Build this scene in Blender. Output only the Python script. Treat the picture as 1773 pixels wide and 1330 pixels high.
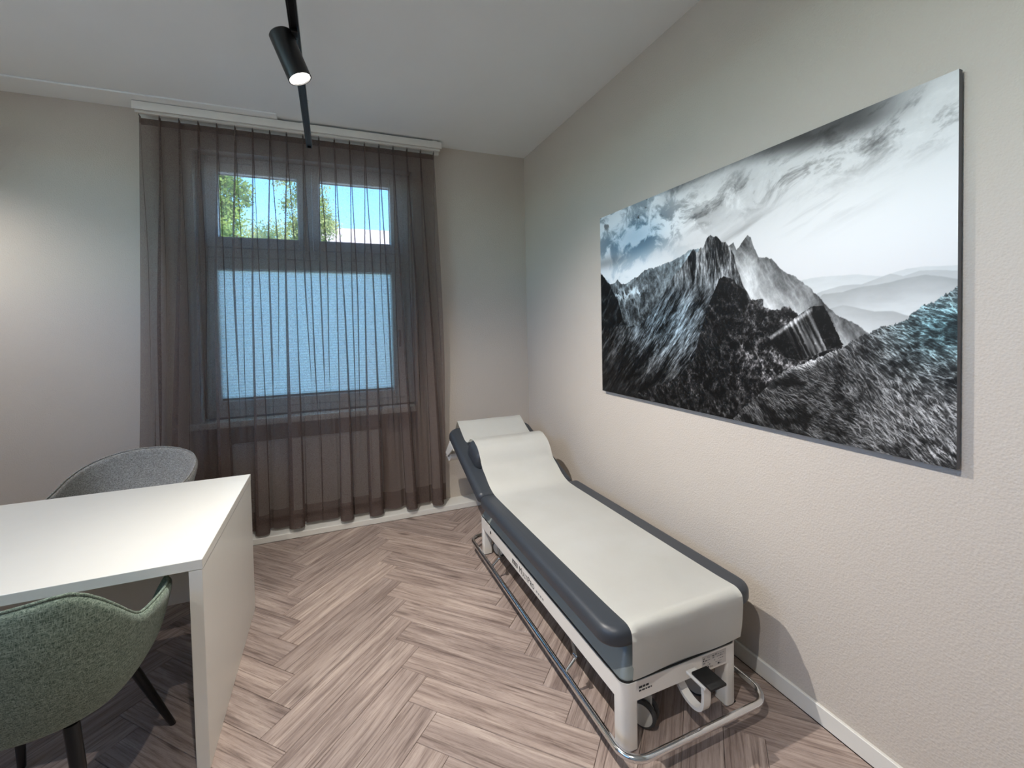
import bpy, bmesh, math, random
import numpy as np
from mathutils import Vector, Matrix

# ------------------------------------------------------------------ reset
for _o in list(bpy.data.objects):
    bpy.data.objects.remove(_o, do_unlink=True)
scene = bpy.context.scene
COL = scene.collection
random.seed(7)
PI = math.pi

# ------------------------------------------------------------------ camera
# world: right wall x=0, window wall y=0, floor z=0 (metres)
CAM_POS = Vector((-1.634, -3.680, 1.489))
YAW, PITCH, ROLL = 0.3825, -0.0276, -0.0209
fw = Vector((math.sin(YAW) * math.cos(PITCH), math.cos(YAW) * math.cos(PITCH), math.sin(PITCH)))
rt = Vector((math.cos(YAW), -math.sin(YAW), 0))
up = rt.cross(fw)
R_ = math.cos(ROLL) * rt + math.sin(ROLL) * up
U_ = -math.sin(ROLL) * rt + math.cos(ROLL) * up
cam_data = bpy.data.cameras.new('camera')
cam_data.sensor_width = 36.0
cam_data.lens = 769.1 / 1773.0 * 36.0
cam_data.shift_x = 0.0003
cam_data.shift_y = (586.1 - 665.0) / 1773.0
cam_data.clip_start = 0.02
cam_data.clip_end = 300
cam = bpy.data.objects.new('camera', cam_data)
COL.objects.link(cam)
M_ = Matrix((R_, U_, -fw)).transposed().to_4x4()
M_.translation = CAM_POS
cam.matrix_world = M_
scene.camera = cam

# ------------------------------------------------------------------ world, sun, exposure
world = bpy.data.worlds.new('world')
scene.world = world
world.use_nodes = True
wn = world.node_tree
wn.nodes.clear()
w_out = wn.nodes.new('ShaderNodeOutputWorld')
w_bg = wn.nodes.new('ShaderNodeBackground')
w_sky = wn.nodes.new('ShaderNodeTexSky')
w_sky.sky_type = 'NISHITA'
w_sky.sun_disc = False
w_sky.sun_elevation = math.radians(42)
w_sky.sun_rotation = math.radians(157)
w_sky.altitude = 2200
w_sky.air_density = 1.0
w_sky.dust_density = 0.4
w_sky.ozone_density = 3.0
w_bg.inputs['Strength'].default_value = 1.28
w_mix = wn.nodes.new('ShaderNodeMix'); w_mix.data_type = 'RGBA'; w_mix.blend_type = 'MULTIPLY'
w_mix.inputs[0].default_value = 1.0
w_mix.inputs[7].default_value = (0.62, 0.87, 0.95, 1)      # clear cyan-blue summer sky
wn.links.new(w_sky.outputs[0], w_mix.inputs[6])
wn.links.new(w_mix.outputs[2], w_bg.inputs['Color'])
wn.links.new(w_bg.outputs[0], w_out.inputs['Surface'])

sun_data = bpy.data.lights.new('sun', 'SUN')
sun_data.energy = 14.0
sun_data.angle = 0.009
sun_data.color = (1.0, 0.95, 0.86)
sun = bpy.data.objects.new('sun', sun_data)
COL.objects.link(sun)
sun.rotation_euler = Vector((-0.35, 0.82, -0.75)).to_track_quat('-Z', 'Y').to_euler()

scene.view_settings.view_transform = 'Standard'
scene.view_settings.look = 'None'
scene.view_settings.gamma = 1.0
scene.view_settings.use_curve_mapping = False
scene.view_settings.exposure = 0.14
LAMP_COL = (1.0, 0.945, 0.875)
# lamp heads: adapter y on the rail, rail x, aim direction, watts, cone degrees, blend
LAMPS = [
    (-1.742, -1.62, (0.36, -0.07, -0.93), 195.0, 128.0, 1.0),
    (-1.742, -3.20, (0.46, 0.02, -0.88), 92.0, 150.0, 1.0),
    (-3.75, -0.75, (0.02, 0.20, -0.97), 44.0, 150.0, 1.0),
    (-3.75, -2.60, (0.20, 0.10, -0.95), 56.0, 150.0, 1.0),  # extra spot added out of view to light the desk
]

scene.cycles.max_bounces = 7
scene.cycles.diffuse_bounces = 5
scene.cycles.glossy_bounces = 3
scene.cycles.transmission_bounces = 4
scene.cycles.transparent_max_bounces = 14
scene.cycles.caustics_reflective = False
scene.cycles.caustics_refractive = False

# ------------------------------------------------------------------ helpers
def lin(c):
    c = c / 255.0
    return c / 12.92 if c <= 0.04045 else ((c + 0.055) / 1.055) ** 2.4

def S(r, g, b):
    return (lin(r), lin(g), lin(b), 1.0)

def setp(o, label=None, cat=None, group=None, kind=None):
    if label: o['label'] = label
    if cat: o['category'] = cat
    if group: o['group'] = group
    if kind: o['kind'] = kind
    return o

def thing(name, label, cat, loc=(0, 0, 0), rotz=0.0, group=None, kind=None):
    o = bpy.data.objects.new(name, None)
    o.empty_display_size = 0.1
    COL.objects.link(o)
    o.location = loc
    o.rotation_euler = (0, 0, rotz)
    return setp(o, label, cat, group, kind)

def obj(name, bm, mat, parent=None, smooth=True, angle=32, loc=None, rot=None):
    if isinstance(bm, bmesh.types.BMesh):
        me = bpy.data.meshes.new(name)
        bm.normal_update()
        bm.to_mesh(me)
        bm.free()
    else:
        me = bm
    if smooth and len(me.polygons):
        me.polygons.foreach_set('use_smooth', [True] * len(me.polygons))
        me.set_sharp_from_angle(angle=math.radians(angle))
    o = bpy.data.objects.new(name, me)
    if mat is not None and not me.materials:
        me.materials.append(mat)
    COL.objects.link(o)
    if parent is not None: o.parent = parent
    if loc is not None: o.location = loc
    if rot is not None: o.rotation_euler = rot
    return o

def add_box(bm, x0, x1, y0, y1, z0, z1, bevel=0.0, seg=2, M=None):
    vs = [bm.verts.new((x, y, z)) for z in (z0, z1) for y in (y0, y1) for x in (x0, x1)]
    fs = [bm.faces.new([vs[i] for i in f]) for f in
          ((0, 2, 3, 1), (4, 5, 7, 6), (0, 1, 5, 4), (2, 6, 7, 3), (0, 4, 6, 2), (1, 3, 7, 5))]
    geom = list(vs)
    if bevel > 0:
        es = list({e for f in fs for e in f.edges})
        r = bmesh.ops.bevel(bm, geom=es, offset=bevel, segments=seg, profile=0.5, affect='EDGES')
        geom = list({v for f in r['faces'] for v in f.verts} | {v for v in vs if v.is_valid})
    if M is not None:
        bmesh.ops.transform(bm, matrix=M, verts=[v for v in geom if v.is_valid])
    return bm

def box(x0, x1, y0, y1, z0, z1, bevel=0.0, seg=2, M=None):
    return add_box(bmesh.new(), x0, x1, y0, y1, z0, z1, bevel, seg, M)

def add_rings(bm, rings, closed=True, cap=True):
    """rings: list of lists of points (same length); quads between."""
    vr = [[bm.verts.new(p) for p in r] for r in rings]
    n = len(rings[0])
    m = n if closed else n - 1
    for a, b in zip(vr[:-1], vr[1:]):
        for i in range(m):
            j = (i + 1) % n
            bm.faces.new((a[i], a[j], b[j], b[i]))
    if cap:
        bm.faces.new(list(reversed(vr[0])))
        bm.faces.new(vr[-1])
    return bm

def add_cyl(bm, p0, p1, r0, r1=None, n=20, cap=True):
    r1 = r0 if r1 is None else r1
    p0, p1 = Vector(p0), Vector(p1)
    d = (p1 - p0).normalized()
    a = d.orthogonal().normalized()
    b = d.cross(a)
    rings = []
    for p, r in ((p0, r0), (p1, r1)):
        rings.append([p + r * (math.cos(2 * PI * i / n) * a + math.sin(2 * PI * i / n) * b) for i in range(n)])
    return add_rings(bm, rings, True, cap)

def add_tube(bm, pts, r, n=10, closed=False):
    pts = [Vector(p) for p in pts]
    m = len(pts)
    rings = []
    prev = None
    for i in range(m):
        if closed:
            t = pts[(i + 1) % m] - pts[i - 1]
        else:
            t = pts[min(i + 1, m - 1)] - pts[max(i - 1, 0)]
        t.normalize()
        if prev is None:
            a = t.orthogonal().normalized()
        else:
            a = (prev - t * prev.dot(t)).normalized()
        prev = a
        b = t.cross(a)
        rr = r[i] if isinstance(r, (list, tuple)) else r
        rings.append([pts[i] + rr * (math.cos(2 * PI * k / n) * a + math.sin(2 * PI * k / n) * b) for k in range(n)])
    if closed:
        rings.append(rings[0])
        vr = [[bm.verts.new(p) for p in rg] for rg in rings[:-1]]
        # find twist offset for closure
        best, off = 1e9, 0
        for s in range(n):
            dd = (vr[-1][0].co - vr[0][s].co).length
            if dd < best: best, off = dd, s
        for i in range(m):
            A = vr[i]
            B = vr[(i + 1) % m]
            o_ = off if i == m - 1 else 0
            for k in range(n):
                bm.faces.new((A[k], A[(k + 1) % n], B[(k + 1 + o_) % n], B[(k + o_) % n]))
        return bm
    return add_rings(bm, rings, True, True)

def add_lathe(bm, prof, n=28, axis='Z', M=None):
    rings = []
    for (r, h) in prof:
        rings.append([Vector((r * math.cos(2 * PI * i / n), r * math.sin(2 * PI * i / n), h)) for i in range(n)])
    if M is not None:
        rings = [[M @ p for p in rg] for rg in rings]
    return add_rings(bm, rings, True, True)

def rrect(x0, x1, y0, y1, r, n=6):
    """rounded rectangle outline, counter-clockwise; r scalar or 4 (bl, br, tr, tl)."""
    if not isinstance(r, (list, tuple)): r = (r,) * 4
    pts = []
    for (cx, cy, a0, rr) in ((x0 + r[0], y0 + r[0], PI, r[0]), (x1 - r[1], y0 + r[1], 1.5 * PI, r[1]),
                             (x1 - r[2], y1 - r[2], 0, r[2]), (x0 + r[3], y1 - r[3], 0.5 * PI, r[3])):
        for k in range(n + 1):
            a = a0 + 0.5 * PI * k / n
            pts.append((cx + rr * math.cos(a), cy + rr * math.sin(a)))
    return pts

def soft_slab(x0, x1, y0, y1, z0, z1, rc, et=0.028, eb=0.02, bulge=0.0, n=8, seg=6):
    """upholstered slab: rounded plan corners, rounded top and bottom edges."""
    bm = bmesh.new()
    rings = []
    if not isinstance(rc, (list, tuple)): rc = (rc,) * 4
    def ring(ins, z):
        return [Vector((x, y, z)) for x, y in rrect(x0 + ins, x1 - ins, y0 + ins, y1 - ins, [max(c - ins, 0.004) for c in rc], n)]
    for k in range(seg + 1):
        a = 0.5 * PI * k / seg
        rings.append(ring(eb * (1 - math.sin(a)), z0 + eb * (1 - math.cos(a))))
    for k in range(seg + 1):
        a = 0.5 * PI * k / seg
        rings.append(ring(et * (1 - math.cos(a)), z1 - et * (1 - math.sin(a))))
    if bulge:
        rings.append(ring(et + 0.06, z1 + bulge * 0.7))
        rings.append(ring(et + 0.13, z1 + bulge))
    return add_rings(bm, rings)

def catmull(pts, sub=6):
    pts = [Vector(p) for p in pts]
    out = []
    for i in range(len(pts) - 1):
        p0 = pts[max(i - 1, 0)]; p1 = pts[i]; p2 = pts[i + 1]; p3 = pts[min(i + 2, len(pts) - 1)]
        for k in range(sub):
            t = k / sub
            out.append(0.5 * ((2 * p1) + (p2 - p0) * t + (2 * p0 - 5 * p1 + 4 * p2 - p3) * t * t + (3 * p1 - p0 - 3 * p2 + p3) * t ** 3))
    out.append(pts[-1])
    return out

# ------------------------------------------------------------------ materials
class NT:
    def __init__(self, name):
        self.m = bpy.data.materials.new(name)
        self.m.use_nodes = True
        self.t = self.m.node_tree
        self.b = self.t.nodes['Principled BSDF']
        self.out = self.t.nodes['Material Output']
    def n(self, typ, **kw):
        nd = self.t.nodes.new(typ)
        for k, v in kw.items():
            if k in nd.inputs: nd.inputs[k].default_value = v
            else: setattr(nd, k, v)
        return nd
    def l(self, a, b):
        self.t.links.new(a, b)
    def ramp(self, fac, stops, interp='LINEAR'):
        r = self.n('ShaderNodeValToRGB')
        r.color_ramp.interpolation = interp
        e = r.color_ramp.elements
        while len(e) < len(stops): e.new(0.5)
        for el, (p, c) in zip(e, stops):
            el.position = p
            el.color = c
        self.l(fac, r.inputs[0])
        return r.outputs[0]
    def mix(self, fac, a, b, typ='MIX'):
        x = self.n('ShaderNodeMix', data_type='RGBA', blend_type=typ)
        for s, v in ((0, fac), (6, a), (7, b)):
            if hasattr(v, 'is_linked') or hasattr(v, 'links'): self.l(v, x.inputs[s])
            else: x.inputs[s].default_value = v
        return x.outputs[2]
    def bump(self, h, strength=0.2, dist=0.001, normal=None):
        bp = self.n('ShaderNodeBump')
        bp.inputs['Strength'].default_value = strength
        bp.inputs['Distance'].default_value = dist
        self.l(h, bp.inputs['Height'])
        if normal is not None: self.l(normal, bp.inputs['Normal'])
        self.l(bp.outputs[0], self.b.inputs['Normal'])
        return bp.outputs[0]

def simple(name, col, rough=0.5, metal=0.0, noise=0.0, nscale=200.0, spec=None, coat=0.0, tint=0.0):
    N = NT(name)
    N.b.inputs['Base Color'].default_value = col
    N.b.inputs['Roughness'].default_value = rough
    N.b.inputs['Metallic'].default_value = metal
    if spec is not None: N.b.inputs['Specular IOR Level'].default_value = spec
    if coat: N.b.inputs['Coat Weight'].default_value = coat
    tc = N.n('ShaderNodeTexCoord')
    nz = N.n('ShaderNodeTexNoise', Scale=nscale, Detail=4.0)
    N.l(tc.outputs['Object'], nz.inputs['Vector'])
    if tint > 0:
        c2 = tuple(c * (1 - tint) for c in col[:3]) + (1,)
        N.l(N.mix(nz.outputs[0], col, c2), N.b.inputs['Base Color'])
    if noise > 0:
        N.bump(nz.outputs[0], noise, 0.0006)
    return N.m

def mat_plaster(name, col, scale=95.0, strength=0.35):
    N = NT(name)
    tc = N.n('ShaderNodeTexCoord')
    n1 = N.n('ShaderNodeTexNoise', Scale=scale, Detail=5.0, Roughness=0.6)
    n2 = N.n('ShaderNodeTexNoise', Scale=2.2, Detail=3.0)
    v = N.n('ShaderNodeTexVoronoi', Scale=scale * 1.6)
    for x in (n1, n2, v): N.l(tc.outputs['Object'], x.inputs['Vector'])
    c2 = tuple(c * 0.94 for c in col[:3]) + (1,)
    N.l(N.mix(n2.outputs[0], col, c2), N.b.inputs['Base Color'])
    N.b.inputs['Roughness'].default_value = 0.85
    N.b.inputs['Specular IOR Level'].default_value = 0.25
    ad = N.n('ShaderNodeMath', operation='ADD')
    N.l(n1.outputs[0], ad.inputs[0])
    N.l(v.outputs[0], ad.inputs[1])
    N.bump(ad.outputs[0], strength, 0.0022)
    return N.m

def mat_wood():
    N = NT('taupe_oak_vinyl')
    tc = N.n('ShaderNodeTexCoord')
    oi = N.n('ShaderNodeObjectInfo')
    mp = N.n('ShaderNodeMapping')
    N.l(tc.outputs['Object'], mp.inputs['Vector'])
    mul = N.n('ShaderNodeVectorMath', operation='SCALE')
    cv = N.n('ShaderNodeCombineXYZ', X=1.0, Y=0.73, Z=0.39)
    N.l(cv.outputs[0], mul.inputs[0])
    rm = N.n('ShaderNodeMath', operation='MULTIPLY')
    rm.inputs[1].default_value = 57.0
    N.l(oi.outputs['Random'], rm.inputs[0])
    N.l(rm.outputs[0], mul.inputs['Scale'])
    ad = N.n('ShaderNodeVectorMath', operation='ADD')
    N.l(mp.outputs[0], ad.inputs[0])
    N.l(mul.outputs[0], ad.inputs[1])
    def stretch(sx, sy):
        m = N.n('ShaderNodeMapping')
        m.inputs['Scale'].default_value = (sx, sy, 1)
        N.l(ad.outputs[0], m.inputs['Vector'])
        return m.outputs[0]
    big = N.n('ShaderNodeTexNoise', Scale=1.0, Detail=4.0, Roughness=0.6, Distortion=0.9)
    N.l(stretch(1.8, 22.0), big.inputs['Vector'])
    mid = N.n('ShaderNodeTexNoise', Scale=1.0, Detail=6.0, Roughness=0.68, Distortion=0.5)
    N.l(stretch(3.6, 80.0), mid.inputs['Vector'])
    fine = N.n('ShaderNodeTexNoise', Scale=1.0, Detail=3.0, Roughness=0.7)
    N.l(stretch(26.0, 420.0), fine.inputs['Vector'])
    kn = N.n('ShaderNodeTexVoronoi', Scale=1.0)
    N.l(stretch(2.1, 7.5), kn.inputs['Vector'])
    base = N.ramp(big.outputs[0], [(0.25, S(132, 116, 109)), (0.45, S(160, 144, 136)), (0.60, S(177, 161, 152)), (0.78, S(200, 184, 173))])
    streak = N.ramp(mid.outputs[0], [(0.30, (0.30, 0.27, 0.27, 1)), (0.43, (0.72, 0.69, 0.68, 1)), (0.53, (1, 1, 1, 1)), (0.8, (1.10, 1.09, 1.08, 1))])
    c1 = N.mix(0.85, base, streak, 'MULTIPLY')
    fl = N.ramp(fine.outputs[0], [(0.33, (0.66, 0.63, 0.62, 1)), (0.5, (1, 1, 1, 1))])
    c2 = N.mix(0.55, c1, fl, 'MULTIPLY')
    ln_ = N.n('ShaderNodeTexNoise', Scale=1.0, Detail=2.0, Roughness=0.5, Distortion=0.25)
    N.l(stretch(2.2, 150.0), ln_.inputs['Vector'])
    c2 = N.mix(0.75, c2, N.ramp(ln_.outputs[0], [(0.27, (0.36, 0.32, 0.31, 1)), (0.37, (1, 1, 1, 1))]), 'MULTIPLY')
    kr = N.ramp(kn.outputs['Distance'], [(0.02, (0.26, 0.22, 0.21, 1)), (0.14, (1, 1, 1, 1))])
    c3 = N.mix(0.85, c2, kr, 'MULTIPLY')
    tone = N.ramp(oi.outputs['Random'], [(0.0, (0.88, 0.87, 0.87, 1)), (0.5, (0.97, 0.96, 0.955, 1)), (1.0, (1.07, 1.055, 1.035, 1))])
    c4 = N.mix(1.0, c3, tone, 'MULTIPLY')
    N.l(c4, N.b.inputs['Base Color'])
    N.b.inputs['Roughness'].default_value = 0.5
    N.b.inputs['Specular IOR Level'].default_value = 0.35
    N.bump(mid.outputs[0], 0.12, 0.001)
    return N.m

def mat_fabric(name, dark, light, scale=260.0):
    N = NT(name)
    tc = N.n('ShaderNodeTexCoord')
    def st(sx, sy, sz):
        m = N.n('ShaderNodeMapping')
        m.inputs['Scale'].default_value = (sx, sy, sz)
        N.l(tc.outputs['Object'], m.inputs['Vector'])
        nz = N.n('ShaderNodeTexNoise', Scale=1.0, Detail=3.0, Roughness=0.7)
        N.l(m.outputs[0], nz.inputs['Vector'])
        return nz.outputs[0]
    a = st(scale, scale, scale * 0.22)
    b = st(scale * 0.22, scale * 0.22, scale)
    mx = N.n('ShaderNodeMath', operation='MAXIMUM')
    N.l(a, mx.inputs[0]); N.l(b, mx.inputs[1])
    col = N.ramp(mx.outputs[0], [(0.42, dark), (0.72, light)])
    N.l(col, N.b.inputs['Base Color'])
    N.b.inputs['Roughness'].default_value = 0.95
    N.b.inputs['Specular IOR Level'].default_value = 0.1
    N.b.inputs['Sheen Weight'].default_value = 0.15
    N.bump(mx.outputs[0], 0.35, 0.0015)
    return N.m

def mat_sheer():
    N = NT('sheer_brown_voile')
    t = N.t
    t.nodes.remove(N.b)
    tc = N.n('ShaderNodeTexCoord')
    mp = N.n('ShaderNodeMapping')
    mp.inputs['Scale'].default_value = (420, 420, 420)
    N.l(tc.outputs['Object'], mp.inputs['Vector'])
    nz = N.n('ShaderNodeTexNoise', Scale=1.0, Detail=2.0)
    N.l(mp.outputs[0], nz.inputs['Vector'])
    dif = N.n('ShaderNodeBsdfDiffuse')
    dif.inputs['Color'].default_value = S(122, 105, 99)
    trl = N.n('ShaderNodeBsdfTranslucent')
    trl.inputs['Color'].default_value = S(138, 128, 124)
    m1 = N.n('ShaderNodeMixShader')
    m1.inputs[0].default_value = 0.46
    N.l(dif.outputs[0], m1.inputs[1]); N.l(trl.outputs[0], m1.inputs[2])
    tr = N.n('ShaderNodeBsdfTransparent')
    tr.inputs['Color'].default_value = (0.93, 0.92, 0.92, 1)
    mr = N.n('ShaderNodeMapRange')
    mr.inputs['To Min'].default_value = 0.27
    mr.inputs['To Max'].default_value = 0.50
    N.l(nz.outputs[0], mr.inputs['Value'])
    m2 = N.n('ShaderNodeMixShader')
    N.l(mr.outputs[0], m2.inputs[0])
    N.l(m1.outputs[0], m2.inputs[1]); N.l(tr.outputs[0], m2.inputs[2])
    N.l(m2.outputs[0], N.out.inputs['Surface'])
    return N.m

def mat_blind():
    N = NT('pleated_blind_cloth')
    t = N.t
    t.nodes.remove(N.b)
    tc = N.n('ShaderNodeTexCoord')
    nz = N.n('ShaderNodeTexNoise', Scale=60.0, Detail=3.0)
    N.l(tc.outputs['Object'], nz.inputs['Vector'])
    col = N.ramp(nz.outputs[0], [(0.3, S(232, 247, 247)), (0.7, S(246, 254, 253))])
    dif = N.n('ShaderNodeBsdfDiffuse'); N.l(col, dif.inputs['Color'])
    trl = N.n('ShaderNodeBsdfTranslucent'); N.l(col, trl.inputs['Color'])
    m1 = N.n('ShaderNodeMixShader'); m1.inputs[0].default_value = 0.80
    N.l(dif.outputs[0], m1.inputs[1]); N.l(trl.outputs[0], m1.inputs[2])
    N.l(m1.outputs[0], N.out.inputs['Surface'])
    return N.m

def mat_glass():
    N = NT('window_glass')
    t = N.t
    t.nodes.remove(N.b)
    tr = N.n('ShaderNodeBsdfTransparent'); tr.inputs['Color'].default_value = (0.93, 0.96, 0.96, 1)
    gl = N.n('ShaderNodeBsdfGlossy'); gl.inputs['Roughness'].default_value = 0.02
    m = N.n('ShaderNodeMixShader'); m.inputs[0].default_value = 0.06
    N.l(tr.outputs[0], m.inputs[1]); N.l(gl.outputs[0], m.inputs[2])
    N.l(m.outputs[0], N.out.inputs['Surface'])
    return N.m

def mat_paper():
    N = NT('crepe_paper')
    tc = N.n('ShaderNodeTexCoord')
    nz = N.n('ShaderNodeTexNoise', Scale=3.0, Detail=4.0)
    n2 = N.n('ShaderNodeTexNoise', Scale=220.0, Detail=2.0)
    N.l(tc.outputs['Object'], nz.inputs['Vector']); N.l(tc.outputs['Object'], n2.inputs['Vector'])
    N.l(N.ramp(nz.outputs[0], [(0.35, S(240, 239, 232)), (0.7, S(246, 246, 241))]), N.b.inputs['Base Color'])
    N.b.inputs['Roughness'].default_value = 0.8
    N.b.inputs['Specular IOR Level'].default_value = 0.2
    b1 = N.n('ShaderNodeBump'); b1.inputs['Strength'].default_value = 0.35; b1.inputs['Distance'].default_value = 0.004
    N.l(nz.outputs[0], b1.inputs['Height'])
    N.bump(n2.outputs[0], 0.12, 0.0005, b1.outputs[0])
    return N.m

def mat_emit(name, col, strength):
    N = NT(name)
    N.b.inputs['Base Color'].default_value = col
    N.b.inputs['Emission Color'].default_value = col
    N.b.inputs['Emission Strength'].default_value = strength
    return N.m

def mat_print():
    N = NT('mountain_print')
    at = N.n('ShaderNodeVertexColor')
    at.layer_name = 'print'
    N.l(at.outputs[0], N.b.inputs['Base Color'])
    N.b.inputs['Roughness'].default_value = 0.38
    N.b.inputs['Specular IOR Level'].default_value = 0.3
    return N.m

def mat_leaf(name, a, b):
    N = NT(name)
    tc = N.n('ShaderNodeTexCoord')
    nz = N.n('ShaderNodeTexNoise', Scale=1.6, Detail=3.0)
    N.l(tc.outputs['Object'], nz.inputs['Vector'])
    col = N.ramp(nz.outputs[0], [(0.35, a), (0.65, b)])
    N.l(col, N.b.inputs['Base Color'])
    N.b.inputs['Roughness'].default_value = 0.6
    trl = N.n('ShaderNodeBsdfTranslucent'); N.l(col, trl.inputs['Color'])
    m = N.n('ShaderNodeMixShader'); m.inputs[0].default_value = 0.4
    N.l(N.b.outputs[0], m.inputs[1]); N.l(trl.outputs[0], m.inputs[2])
    N.l(m.outputs[0], N.out.inputs['Surface'])
    return N.m

WALL = mat_plaster('greige_wall_paint', S(199, 190, 180), 95, 0.5)
CEIL = mat_plaster('white_ceiling_paint', S(236, 239, 239), 140, 0.08)
WOOD = mat_wood()
SUBF = simple('plank_joint', S(70, 60, 55), 0.9, tint=0.2)
WHITE = simple('white_lacquer', S(232, 230, 225), 0.35, nscale=8, tint=0.03)
TRIMW = simple('white_trim_paint', S(226, 224, 217), 0.45, nscale=10, tint=0.04)
LAM = simple('white_desk_laminate', S(228, 226, 218), 0.33, nscale=14, tint=0.03, noise=0.03)
FRAMEW = simple('window_frame_white', S(214, 214, 212), 0.4, nscale=6, tint=0.04)
POWDER = simple('couch_white_powdercoat', S(232, 229, 222), 0.28, nscale=30, tint=0.03, coat=0.2)
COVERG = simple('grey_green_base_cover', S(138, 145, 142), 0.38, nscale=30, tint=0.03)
LEATHER = simple('slate_blue_vinyl', S(56, 61, 68), 0.42, noise=0.18, nscale=520, tint=0.15)
CHROME = simple('chrome', (0.78, 0.79, 0.80, 1), 0.12, 1.0, nscale=40, tint=0.05)
STEEL = simple('grey_steel', S(150, 150, 148), 0.35, 0.9, nscale=40, tint=0.1)
BLACKM = simple('black_metal', S(20, 20, 21), 0.38, 0.0, nscale=60, tint=0.3)
BLACKP = simple('black_rubber', S(17, 17, 17), 0.6, nscale=300, noise=0.2, tint=0.3)
RUBG = simple('dark_grey_tyre', S(62, 62, 62), 0.65, nscale=80, tint=0.2)
WHEELG = simple('light_grey_plastic', S(190, 190, 184), 0.45, nscale=40, tint=0.06)
INK = simple('dark_print_ink', S(40, 42, 46), 0.6, nscale=50, tint=0.1)
INKG = simple('grey_print_ink', S(140, 140, 140), 0.6, nscale=50, tint=0.1)
PLATE = simple('rating_plate_foil', S(198, 194, 188), 0.4, nscale=50, tint=0.06)
EDGE = simple('print_panel_edge', S(92, 92, 95), 0.5, 0.2, nscale=30, tint=0.15)
GREENF = mat_fabric('green_melange_fabric', S(62, 78, 67), S(160, 174, 158), 400)
GREYF = mat_fabric('grey_melange_fabric', S(108, 106, 102), S(208, 206, 200), 400)
SHEER = mat_sheer()
BLINDM = mat_blind()
GLASS = mat_glass()
PAPER = mat_paper()
PRINT = mat_print()
BULB = mat_emit('lamp_lens', (1.0, 0.95, 0.88, 1), 14.0)
LEAF1 = mat_leaf('leaf_green', S(112, 140, 62), S(190, 204, 116))
LEAF2 = mat_leaf('leaf_yellow_green', S(140, 158, 80), S(216, 214, 150))
BARK = simple('bark', S(96, 82, 68), 0.9, noise=0.6, nscale=18, tint=0.4)
GROUNDM = simple('pale_bounce_ground', S(206, 200, 188), 0.95, nscale=3, tint=0.2)  # unseen ground, kept pale so it bounces sunlight onto blind and ceiling
FACADE = simple('pale_pink_render', S(236, 214, 204), 0.85, nscale=2, tint=0.06)
ROOFM = simple('pale_clay_roof', S(226, 200, 192), 0.85, nscale=5, tint=0.2)
DARKG = simple('dark_window_glass', S(70, 84, 96), 0.2, nscale=2, tint=0.2)
RADW = simple('radiator_enamel', S(214, 212, 206), 0.4, nscale=6, tint=0.03)

# ------------------------------------------------------------------ room shell
H = 2.99
XL, YB = -4.35, -5.3
WIN = (-2.50, -1.00, 0.04, 2.76)      # opening in the window wall
def structure(name, bm, mat, label, cat, parent=None, **kw):
    o = obj(name, bm, mat, parent, **kw)
    if parent is None: setp(o, label, cat, None, 'structure')
    return o

floor = structure('floor', box(XL, 0, YB, 0, -0.15, -0.010), SUBF, 'herringbone floor of taupe wood-look planks', 'floor')
structure('ceiling', box(XL - 0.2, 0.2, YB - 0.2, 0.35, H, H + 0.2), CEIL, 'plain white painted ceiling over the room', 'ceiling')
structure('wall_right', box(0, 0.2, YB - 0.2, 0.35, -0.15, H), WALL, 'greige textured wall carrying the mountain print', 'wall')
FILL_OPEN = (-4.90, -1.60, 1.80, 2.86)       # opening added in the left wall, out of view, for soft fill light
bm = bmesh.new()
add_box(bm, XL - 0.2, XL, YB - 0.2, FILL_OPEN[0], -0.15, H)
add_box(bm, XL - 0.2, XL, FILL_OPEN[1], 0.35, -0.15, H)
add_box(bm, XL - 0.2, XL, FILL_OPEN[0], FILL_OPEN[1], -0.15, FILL_OPEN[2])
add_box(bm, XL - 0.2, XL, FILL_OPEN[0], FILL_OPEN[1], FILL_OPEN[3], H)
structure('wall_left', bm, WALL, 'greige side wall with an unseen opening added for fill light', 'wall', smooth=False)
structure('wall_front', box(XL, 0, YB - 0.2, YB, -0.15, H), WALL, 'greige wall opposite the curtained window', 'wall')
bm = bmesh.new()
add_box(bm, XL, WIN[0], 0, 0.35, -0.15, H)
add_box(bm, WIN[1], 0, 0, 0.35, -0.15, H)
add_box(bm, WIN[0], WIN[1], 0, 0.35, WIN[3], H)
add_box(bm, WIN[0], WIN[1], 0.16, 0.35, -0.15, 0.80)
add_box(bm, WIN[0], WIN[1], 0, 0.16, -0.15, WIN[2])
structure('wall_back', bm, WALL, 'greige window wall behind the brown curtain', 'wall', smooth=False)
structure('baseboard_right', box(-0.014, -0.0005, YB, -0.005, 0.0, 0.068, 0.002, 1), TRIMW, 'low white baseboard along the right wall', 'baseboard')
bm = box(XL, -0.0145, -0.168, -0.0005, 0.0, 0.042, 0.002, 1)
structure('trim_1', bm, TRIMW, 'wide low white plinth on the floor under the curtain', 'trim')
bm = box(XL, -1.95, -0.215, -0.0005, H - 0.012, H - 0.0005, 0.003, 1)
structure('trim_2', bm, CEIL, 'flat white ceiling strip above the curtain track', 'trim')

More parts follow.
